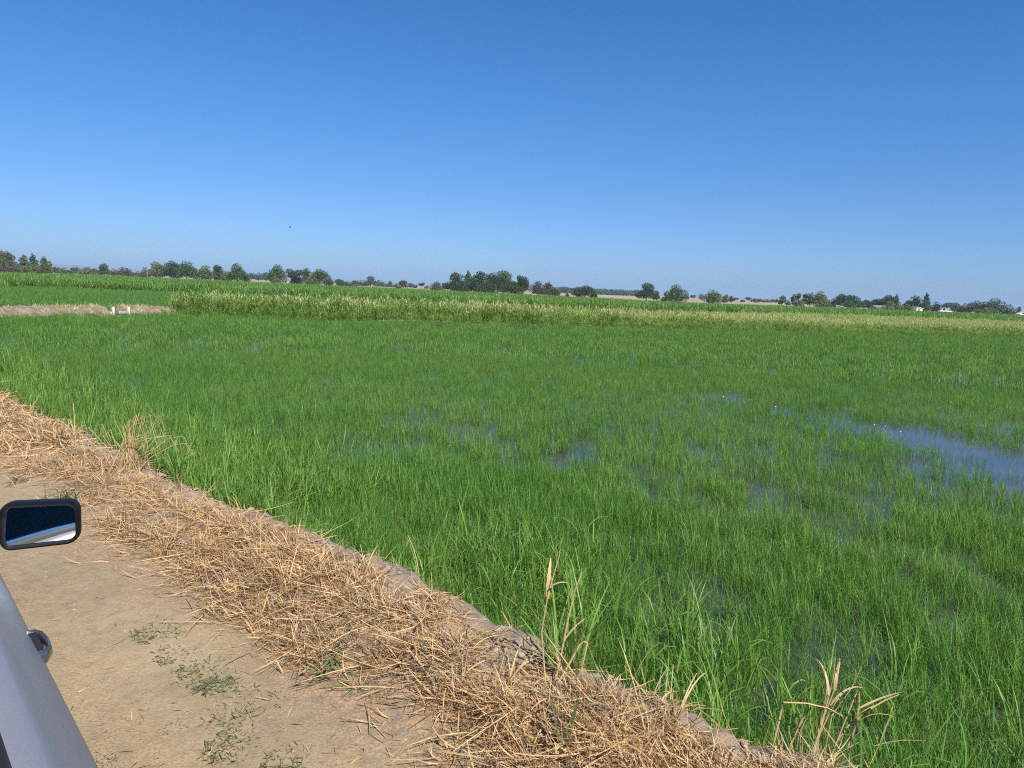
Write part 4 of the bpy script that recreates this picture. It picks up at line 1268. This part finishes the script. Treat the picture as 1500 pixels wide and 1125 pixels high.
def small_vehicle(px, top, D, H, length, rz, kind, label):
    g = at_depth(px, top, D)
    r = empty(kind, (g[0], D, FIELD), rz, label, 'truck' if 'truck' in kind else 'car')
    L = length / 2; w = .92
    mb = MB()
    if 'truck' in kind:
        side = [(-L, .55), (-L, 1.0), (-.1, 1.0), (-.1, 1.02), (.15, H), (1.25, H), (1.6, 1.15), (L, 1.05), (L, .5)]
    else:
        side = [(-L, .45), (-L, .95), (-L * .62, H), (L * .2, H), (L * .5, .98), (L * .98, .82), (L, .45)]
    mb.loft([[(a, -w, b) for a, b in side], [(a, w, b) for a, b in side]])
    mb.build('body', WPAINT, r)
    mb = MB()
    if 'truck' in kind: gl = [(.2, 1.1), (.32, H - .08), (1.2, H - .08), (1.45, 1.1)]
    else: gl = [(-L * .72, .98), (-L * .56, H - .07), (L * .16, H - .07), (L * .4, .98)]
    for sy in (-1, 1): mb.loft([[(a, sy * (w + .01), b) for a, b in gl], [(a, sy * (w - .03), b) for a, b in gl]])
    mb.build('window', DGLASS, r)
    for a in (-L * .62, L * .62):
        for sy in (-1, 1):
            q = MB(); q.tube([(a, sy * (w - .2), .34), (a, sy * (w + .01), .34)], .34, 16); q.build('wheel', RUBBER, r)


small_vehicle(1384.5, 451.3, 308, 2.2, 4.4, math.radians(180), 'white_truck', 'white pickup truck with a tall cab parked before the grey trees')
small_vehicle(1499.5, 457.6, 305, 1.55, 4.4, math.radians(8), 'white_car', 'white car cut by the right edge beyond the crop')

# bird
g = at_depth(424.8, 332.9, 70)
mb = MB()
b_ = empty('flying_bird', g, .5, 'tiny dark bird flying in the blue sky over the left trees', 'bird')
BIRD = plain_mat('bird_feather', (.05, .05, .055), rough=.8)
mb.loft([[(x_, r_ * math.cos(t), r_ * math.sin(t)) for t in np.linspace(0, 6.283, 8, endpoint=False)] for x_, r_ in ((-.13, .004), (-.09, .012), (-.04, .026), (.02, .03), (.06, .022), (.085, .018), (.105, .014), (.125, .003))])
mb.add([(-.09, -.012, 0), (-.2, -.035, .004), (-.2, .035, .004), (-.09, .012, 0)], [(0, 1, 2, 3)])
for sy in (-1, 1):
    mb.add([(.05, sy * .02, .01), (-.03, sy * .02, .01), (-.04, sy * .11, .055), (.05, sy * .12, .06), (-.05, sy * .23, .05), (.0, sy * .22, .052),
            (.05, sy * .02, .018), (-.03, sy * .02, .014), (-.04, sy * .11, .060), (.05, sy * .12, .068)], [(0, 1, 2, 3), (3, 2, 4, 5), (6, 9, 8, 7), (0, 3, 9, 6), (1, 7, 8, 2)])
mb.build('body', BIRD, b_, True)


# ================================================================== THE SILVER CAR BESIDE THE CAMERA
def silver_paint():
    m, nt, out = new_mat('silver_paint')
    tc = N(nt, 'ShaderNodeTexCoord')
    vo = N(nt, 'ShaderNodeTexVoronoi', i_Scale=700.0); nt.links.new(tc.outputs['Object'], vo.inputs['Vector'])
    c = ramp(nt, vo.outputs['Color'], [(.1, (.205, .212, .250)), (.9, (.240, .246, .285))])
    p = N(nt, 'ShaderNodeBsdfPrincipled', i_Metallic=.25, i_Roughness=.5); p.inputs['Specular IOR Level'].default_value = .15
    nt.links.new(c, p.inputs['Base Color'])
    p.inputs['Coat Weight'].default_value = .12; p.inputs['Coat Roughness'].default_value = .05
    nt.links.new(p.outputs[0], out.inputs[0])
    return m


SILVER = silver_paint()
BLACKP = plain_mat('black_plastic', (.006, .006, .007), rough=.5, spec=.2)
SEAL = plain_mat('rubber_seal', (.012, .011, .011), rough=.6)
CHROME = plain_mat('chrome', (.75, .75, .76), rough=.12, metal=1)
MIRROR = plain_mat('mirror_glass', (.80, .83, .86), rough=.0, metal=1)
CABIN = plain_mat('cabin_trim', (.03, .03, .032), rough=.8)
LAMP = plain_mat('lamp_glass', (.75, .76, .78), rough=.08, coat=1)
REDL = plain_mat('red_lamp', (.35, .01, .01), rough=.12, coat=1)
ALLOY = plain_mat('alloy', (.5, .5, .52), rough=.3, metal=1)


def tint_glass():
    m, nt, out = new_mat('tinted_glass')
    g_ = N(nt, 'ShaderNodeBsdfGlossy', i_Roughness=.01)
    t_n = N(nt, 'ShaderNodeBsdfTransparent'); t_n.inputs[0].default_value = (.045, .055, .06, 1)
    lw = N(nt, 'ShaderNodeLayerWeight'); lw.inputs[0].default_value = .5
    pw = N(nt, 'ShaderNodeMath', operation='POWER'); nt.links.new(lw.outputs['Facing'], pw.inputs[0]); pw.inputs[1].default_value = 4.0
    fr = N(nt, 'ShaderNodeMath', operation='MULTIPLY_ADD'); nt.links.new(pw.outputs[0], fr.inputs[0]); fr.inputs[1].default_value = .6; fr.inputs[2].default_value = .02
    mx = N(nt, 'ShaderNodeMixShader'); nt.links.new(fr.outputs[0], mx.inputs[0]); nt.links.new(t_n.outputs[0], mx.inputs[1]); nt.links.new(g_.outputs[0], mx.inputs[2])
    nt.links.new(mx.outputs[0], out.inputs[0])
    return m


TINT = tint_glass()
CAR = empty('silver_car', (0, 0, 0), math.radians(41), 'silver car with black wing mirror and pull handle, on the dirt road at lower left', 'car')
CX = -.712                                           # centre line of the car, car space
# outer door profile from window line down (x, z)
PROF = [(.1075, 1.200), (.114, 1.2003), (.124, 1.1985), (.132, 1.196), (.138, 1.192), (.146, 1.1835), (.160, 1.166), (.175, 1.147), (.190, 1.127), (.203, 1.106), (.211, 1.087), (.215, 1.06), (.2175, 1.0), (.218, .90), (.212, .76), (.198, .62), (.19, .56)]
PROF_LOW = [(.19, .545), (.18, .47), (.155, .40), (.12, .34), (.05, .30)]


def prof_at(y, pr=PROF):
    """front wings drop and taper, tail tapers"""
    fall = .10 * sstep(1.15, 1.95, y)
    tf = max(0., (y - 2.05) / 1.1); tb = max(0., (-.4 - y) / 1.3)
    out = []
    for x, z in pr:
        zz = z - (fall * max(0, (z - 1.09) / .11) if y > 1.15 else 0) - (.10 * tf ** 1.3 + .0 * tb) * max(0, (z - .5) / .7)
        xx = x - .10 * tf ** 2.2 - .07 * tb ** 2
        out.append((xx, zz))
    return out


def side_panel(name, y0, y1, parent, mirror=False, pr=PROF, n=14, arch=None, mat=None):
    rows = []
    for y in np.linspace(y0, y1, n):
        row = []
        for x, z in prof_at(y, pr):
            if arch:
                ay, az_, ar = arch; dy = y - ay
                if abs(dy) < ar: z = max(z, az_ + math.sqrt(ar * ar - dy * dy))
            row.append((2 * CX - x if mirror else x, y, z))
        q = .026 if mirror else -.026
        rows.append(row + [(p[0] + q, p[1], p[2] - .004) for p in row[::-1]])
    mb = MB(); mb.loft(rows, closed=True, cap=True)
    return mb.build(name, mat or SILVER, parent, True)


def handle(y, parent, mirror=False):
    sx = -1 if mirror else 1
    X = lambda v: 2 * CX - v if mirror else v
    mb = MB()
    pts = [(.200, y - .046, 1.094), (.213, y - .043, 1.094), (.2205, y - .030, 1.094), (.2225, y, 1.095), (.2205, y + .030, 1.094), (.213, y + .043, 1.094), (.200, y + .046, 1.094)]
    rings = []
    for i, p in enumerate(pts):
        d = np.array(pts[min(i + 1, 6)]) - np.array(pts[max(i - 1, 0)]); d /= np.linalg.norm(d)
        nrm = np.array([d[1], -d[0], 0])
        rings.append([tuple(np.array([X(0) if 0 else p[0], p[1], p[2]]) + nrm * .0048 * math.cos(t) + np.array([0, 0, 1]) * .012 * math.sin(t)) for t in np.linspace(0, 6.283, 12, endpoint=False)])
    if mirror: rings = [[(2 * CX - a, b, c) for a, b, c in r_] for r_ in rings]
    mb.loft(rings)
    h = mb.build('door_handle', HANDLE, parent, True)
    q_ = MB(); q_.loft([[(X(u_), y + v_, z_) for v_, z_ in ((-.036, 1.082), (.036, 1.082), (.036, 1.104), (-.036, 1.104))] for u_ in (.190, .2125)]); q_.build('handle_shade_plate', SEAL, h)  # black plate behind the grip, its colour standing in for shade in the gap
    return h


HANDLE = plain_mat('silver_blue_handle', (.12, .135, .175), rough=.25, metal=.7, coat=1)
for mir in (False, True):
    fd = side_panel('door', .70, 2.03, CAR, mir, n=16); handle(1.385, fd, mir)
    rd = side_panel('door', -.22, .692, CAR, mir, n=12, arch=(-.60, .34, .43)); handle(.28, rd, mir)
    side_panel('wing', 2.038, 3.12, CAR, mir, n=26, arch=(2.42, .34, .40))
    side_panel('rear_quarter', -1.62, -.228, CAR, mir, n=30, arch=(-.60, .34, .43))
    side_panel('sill', -.2, 2.02, CAR, mir, PROF_LOW, 10)
    X = (lambda v: 2 * CX - v) if mir else (lambda v: v)
    # belt: black rubber with a bright strip along the glass
    mb = MB()
    for a, b_z in ((-.20, .689), (.702, 1.98)):
        mb.loft([[(X(u_), yy, z_ - .10 * float(sstep(1.15, 1.95, yy))) for u_, z_ in ((.064, 1.192), (.068, 1.206), (.100, 1.2065), (.1068, 1.197))] for yy in np.linspace(a, b_z, 14)])
    mb.build('window_seal', SEAL, CAR)
    mb = MB()
    for a, b_z in ((-.20, .689), (.702, 1.98)):
        mb.loft([[(X(u_), yy, z_ - .10 * float(sstep(1.15, 1.95, yy))) for u_, z_ in ((.050, 1.200), (.054, 1.2125), (.062, 1.2115), (.0635, 1.200))] for yy in np.linspace(a, b_z, 14)])
    mb.build('chrome_strip', CHROME, CAR)
    # inner door trim
    mb = MB(); mb.loft([[(X(.045), yy, 1.195 - .10 * float(sstep(1.15, 1.95, yy))), (X(.02), yy, 1.09), (X(-.02), yy, .95), (X(.0), yy, .5), (X(.1), yy, .5), (X(.1), yy, 1.05)] for yy in np.linspace(-.2, 2.0, 14)])
    mb.build('door_trim', CABIN, CAR)
    # glass: front door closed, rear door window wound down on this side
    wins = [(.74, 1.93, 1.42)] + ([(-.16, .64, .64)] if mir else [])
    for y0, y1, yt in wins:
        fr_ = y1 > 1
        v = [(X(.052), y0, 1.20)] + ([(X(.052), 1.2, 1.20), (X(.052), 1.5, 1.152)] if fr_ else []) + [(X(.052), y1, 1.10 if fr_ else 1.20), (X(-.085), yt if fr_ else y1, 1.70), (X(-.085), y0, 1.70)]
        mb = MB(); mb.loft([[p for p in v], [(p[0] + (.004 if mir else -.004), p[1], p[2]) for p in v]]); mb.build('side_window', TINT, CAR)
    # pillars and roof rail
    for pts, rr in (([(X(.03), 2.03, 1.09), (X(-.06), 1.62, 1.56), (X(-.10), 1.42, 1.72)], [.04, .036, .036]),
                    ([(X(.045), .695, 1.19), (X(-.088), .69, 1.71)], [.03, .03]), ([(X(.04), -.22, 1.19), (X(-.09), -.28, 1.71)], [.05, .05]),
                    ([(X(-.02), -1.50, 1.15), (X(-.12), -1.15, 1.72)], [.07, .06])):
        mb = MB(); mb.tube(pts, rr, 10); mb.build('pillar', SILVER, CAR, True)
    v = [(X(.045), -1.38, 1.20), (X(.045), -.32, 1.20), (X(-.09), -.36, 1.69), (X(-.10), -1.1, 1.69)]
    mb = MB(); mb.loft([v, [(p[0] + (.004 if mir else -.004), p[1], p[2]) for p in v]]); mb.build('side_window', TINT, CAR)
    # wheels
    for y in (2.42, -.60):
        t = MB(); x0 = X(.185); x1 = X(-.03)
        prof = [(0, .335), (.02, .345), (.19, .345), (.215, .335), (.215, .23), (0, .23)]
        sgn = (x1 - x0) / .215
        t.loft([[(x0 + u * sgn, y + r_ * math.cos(a), .345 + r_ * math.sin(a)) for u, r_ in prof] for a in np.linspace(0, 2 * math.pi, 33)], closed=True, cap=False)
        wh = t.build('wheel', RUBBER, CAR, True)
        q = MB()
        q.loft([[(x0 + u * sgn, y + r_ * math.cos(a), .345 + r_ * math.sin(a)) for u, r_ in ((.03, .228), (.012, .215), (.05, .19), (.15, .19), (.15, .228))] for a in np.linspace(0, 2 * math.pi, 33)], cap=False)
        for k in range(5):
            a = k * 2 * math.pi / 5; ca, sa = math.cos(a), math.sin(a)
            q.tube([(x0 + .035 * sgn, y, .345), (x0 + .03 * sgn, y + .205 * ca, .345 + .205 * sa)], [.032, .026], 6)
        q.tube([(x0 + .02 * sgn, y, .345), (x0 + .06 * sgn, y, .345)], .05, 12)
        q.build('rim', ALLOY, wh)
    mb = MB(); mb.loft([[(X(.10 - .10 * k_), 3.06 + .04 * k_ - .02, z) for k_, z in ((0, .86), (0, .98), (1, .97), (2, .95), (2, .84), (1, .85))], [(X(.05 - .10 * k_), 3.17 - .0 * k_, z) for k_, z in ((0, .86), (0, .95), (1, .95), (2, .94), (2, .84), (1, .85))]])
    mb.build('headlight', LAMP, CAR)
    mb = MB(); mb.box((X(.07), -1.66, .95), (.16, .06, .3)); mb.build('tail_light', REDL, CAR)

wx = CX * 2
def span(y, z, inset=0.0, n=9, bulge=.03):
    """points across the car at y"""
    a, b = prof_at(y, [(.098, z)])[0]; lo = 2 * CX - a + inset; hi = a - inset
    return [(lo + (hi - lo) * k / (n - 1), y, b + bulge * math.sin(math.pi * k / (n - 1)) ** .7) for k in range(n)]
mb = MB(); mb.loft([span(y, 1.198, .004, 9, .045) for y in np.linspace(2.05, 3.12, 10)], closed=False, cap=False); o = mb.build('bonnet', SILVER, CAR, True)
o.modifiers.new('thick', 'SOLIDIFY').thickness = .02
mb = MB(); mb.loft([[(CX - .61, y, 1.72 - .05 * ((y - .1) / 1.3) ** 2), (CX - .55, y, 1.765 - .05 * ((y - .1) / 1.3) ** 2), (CX, y, 1.80 - .06 * ((y - .1) / 1.3) ** 2), (CX + .55, y, 1.765 - .05 * ((y - .1) / 1.3) ** 2), (CX + .61, y, 1.72 - .05 * ((y - .1) / 1.3) ** 2)] for y in np.linspace(-1.18, 1.42, 12)], closed=False, cap=False)
o = mb.build('roof', SILVER, CAR, True); o.modifiers.new('thick', 'SOLIDIFY').thickness = .03
mb = MB(); mb.loft([[(CX - .72, 2.04, 1.21), (CX, 2.14, 1.22), (CX + .72, 2.04, 1.21)], [(CX - .61, 1.43, 1.70), (CX, 1.47, 1.74), (CX + .61, 1.43, 1.70)]], closed=False, cap=False); mb.build('windscreen', TINT, CAR, True)
mb = MB(); mb.loft([[(CX - .68, -1.52, 1.18), (CX, -1.58, 1.18), (CX + .68, -1.52, 1.18)], [(CX - .58, -1.19, 1.69), (CX, -1.22, 1.73), (CX + .58, -1.19, 1.69)]], closed=False, cap=False); mb.build('rear_window', TINT, CAR, True)
mb = MB(); mb.loft([[(CX - .80, -1.62, .5), (CX - .80, -1.62, 1.17), (CX, -1.70, 1.17), (CX + .80, -1.62, 1.17), (CX + .80, -1.62, .5), (CX, -1.70, .5)], [(CX - .80, -1.55, .5), (CX - .78, -1.50, 1.19), (CX, -1.56, 1.19), (CX + .78, -1.50, 1.19), (CX + .80, -1.55, .5), (CX, -1.6, .5)]]); mb.build('tailgate', SILVER, CAR)
mb = MB(); mb.loft([[(CX - .8, 3.10, .40), (CX - .8, 3.12, 1.03), (CX, 3.22, 1.06), (CX + .8, 3.12, 1.03), (CX + .8, 3.10, .40), (CX, 3.24, .38)], [(CX - .8, 3.0, .40), (CX - .8, 3.0, 1.03), (CX, 3.1, 1.06), (CX + .8, 3.0, 1.03), (CX + .8, 3.0, .40), (CX, 3.1, .38)]]); mb.build('front_bumper', SILVER, CAR)
mb = MB(); mb.box((CX, 3.235, .72), (.9, .03, .22)); mb.build('grille', BLACKP, CAR)
mb = MB(); mb.box((CX, .6, .36), (1.62, 3.6, .10)); mb.build('floor_pan', CABIN, CAR)
mb = MB(); mb.loft([[(CX - .76, y, 1.1), (CX + .76, y, 1.1), (CX + .76, y, .5), (CX - .76, y, .5)] for y in (1.75, 2.02)]); mb.build('dashboard', CABIN, CAR)
for sx in (-.38, .38):
    mb = MB(); mb.loft([[(CX + sx + a * w_, .98 + b, c) for a in (-1, 1)] + [(CX + sx + a * w_, .98 + b2, c2) for a in (1, -1)] for w_, b, c, b2, c2 in ((.25, .45, .5, -.12, .5), (.25, .45, .66, -.12, .66))])
    mb.loft([[(CX + sx - w_, y0, z), (CX + sx + w_, y0, z), (CX + sx + w_, y1, z), (CX + sx - w_, y1, z)] for w_, y0, y1, z in ((.25, .85, 1.02, .6), (.25, .76, .92, 1.1), (.17, .72, .84, 1.22), (.13, .72, .82, 1.24), (.13, .72, .82, 1.42))])
    mb.build('front_seat', CABIN, CAR)

# wing mirror
def rrect(w, h, r, taper=0.0, n=7):
    P = []
    for cx_, cz, a0 in ((w - r, h - r, 0), (-w + r, h - r, 90), (-w + r, -h + r, 180), (w - r, -h + r, 270)):
        for q in range(n):
            a = math.radians(a0 + 90 * q / (n - 1)); x_, z_ = cx_ + r * math.cos(a), cz + r * math.sin(a)
            if z_ < 0: z_ *= 1 - taper * x_ / w
            P.append((x_, z_))
    return P


MY, MX, MZ = 1.745, .274, 1.190
WM = bpy.data.objects.new('wing_mirror', None); COL.objects.link(WM); WM.parent = CAR
MIR_YAW, MIR_TILT = math.radians(-22), math.radians(0)
mh = MB()
rings = []
for w_, h_, r_, y_ in ((.085, .047, .020, .040), (.0875, .0495, .022, .004), (.089, .051, .023, -.005), (.0915, .0535, .025, -.009), (.095, .057, .028, -.008), (.0975, .0595, .030, .004), (.098, .060, .030, .02), (.095, .058, .03, .045), (.084, .050, .03, .068), (.06, .034, .028, .082), (.02, .012, .01, .087)):
    rings.append([(x_, y_, z_) for x_, z_ in rrect(w_, h_, r_, .10)])
mh.loft(rings, closed=True, cap=False); mh.add(rings[-1], [tuple(range(len(rings[-1])))]); mh.add(rings[0], [tuple(range(len(rings[0])))[::-1]])
HS = mh.build('mirror_housing', BLACKP, CAR, True)
bpy.data.objects.remove(WM)
HS.scale = (.725, .77, .77); HS.location = (MX, MY, MZ); HS.rotation_euler = (MIR_TILT, 0, MIR_YAW)
mg = MB(); pr_ = rrect(.087, .049, .020, .10)
mg.loft([[(x_, .0, z_) for x_, z_ in pr_], [(x_, .006, z_) for x_, z_ in pr_]])
GL = mg.build('mirror_glass', MIRROR, HS, False); GL.location = (0, .014, 0); GL.rotation_euler = (math.radians(-9.0), 0, 0)
ma = MB(); ma.loft([[(x_, y0 + a, z0 + b) for a, b in ((-.02, -.030), (.025, -.034), (.03, .022), (-.015, .028))] for x_, y0, z0 in ((.06, 1.83, 1.168), (.13, 1.80, 1.178), (.205, 1.782, 1.180))])
ma.build('mirror_arm', BLACKP, CAR)

# ================================================================== LIGHT
SUN_AZ, SUN_EL = math.radians(149), math.radians(48)     # azimuth clockwise from the view direction (+Y)
sv = Vector((math.sin(SUN_AZ) * math.cos(SUN_EL), math.cos(SUN_AZ) * math.cos(SUN_EL), math.sin(SUN_EL)))
sl = bpy.data.lights.new('sun', 'SUN'); sl.energy = 5.0; sl.angle = math.radians(.53); sl.color = (1.0, .955, .88)
so_ = bpy.data.objects.new('sun', sl); COL.objects.link(so_)
so_.rotation_euler = (-sv).to_track_quat('-Z', 'Y').to_euler()
w = bpy.data.worlds.new('World'); scene.world = w; w.use_nodes = True
nt = w.node_tree
bg = nt.nodes.get('Background') or nt.nodes.new('ShaderNodeBackground')
sky = nt.nodes.new('ShaderNodeTexSky'); sky.sky_type = 'NISHITA'; sky.sun_disc = False
sky.sun_elevation = SUN_EL; sky.sun_rotation = SUN_AZ
sky.altitude = 20; sky.air_density = 1.0; sky.dust_density = .5; sky.ozone_density = 2.2
geo_ = nt.nodes.new('ShaderNodeTexCoord'); sp_ = nt.nodes.new('ShaderNodeSeparateXYZ'); nt.links.new(geo_.outputs['Generated'], sp_.inputs[0])
# clear, dry blue air: the sky model's colour is filtered a little by height above the horizon
tint = ramp(nt, sp_.outputs['Z'], [(0.0, (.350, .520, .93)), (.05, (.332, .515, .885)), (.127, (.295, .51, .82)), (.232, (.254, .54, .848)), (.324, (.216, .525, .83)), (1.0, (.185, .50, .82))])
skyc = mixc(nt, 1.0, sky.outputs[0], tint, 'MULTIPLY')
nt.links.new(skyc, bg.inputs[0]); bg.inputs[1].default_value = .10

# ================================================================== CAMERA
def lvl(r, d, f):      # picture axes (right, down, forward) -> world
    r2 = r * math.cos(ROLL) + d * math.sin(ROLL); d2 = -r * math.sin(ROLL) + d * math.cos(ROLL)
    F_w = f * math.cos(PITCH) - d2 * math.sin(PITCH); G_w = f * math.sin(PITCH) + d2 * math.cos(PITCH)
    return Vector((r2, F_w, -G_w))


cd = bpy.data.cameras.new('camera'); cam = bpy.data.objects.new('camera', cd); COL.objects.link(cam)
cx, cy, cz = lvl(1, 0, 0), lvl(0, -1, 0), lvl(0, 0, -1)
M = Matrix(((cx.x, cy.x, cz.x, 0), (cx.y, cy.y, cz.y, 0), (cx.z, cy.z, cz.z, CAMZ), (0, 0, 0, 1)))
cam.matrix_world = M
cd.sensor_width = 36; cd.sensor_fit = 'HORIZONTAL'; cd.lens = 36 * FPX / W0
cd.clip_start = .02; cd.clip_end = 30000
scene.camera = cam

scene.view_settings.view_transform = 'Standard'; scene.view_settings.look = 'None'
scene.view_settings.exposure = .6; scene.view_settings.gamma = 1; scene.view_settings.use_curve_mapping = False
cy_ = scene.cycles
cy_.max_bounces = 7; cy_.diffuse_bounces = 3; cy_.glossy_bounces = 4; cy_.transmission_bounces = 4; cy_.transparent_max_bounces = 12
cy_.use_denoising = False
cy_.pixel_filter_type = 'BLACKMAN_HARRIS'; cy_.filter_width = 1.05
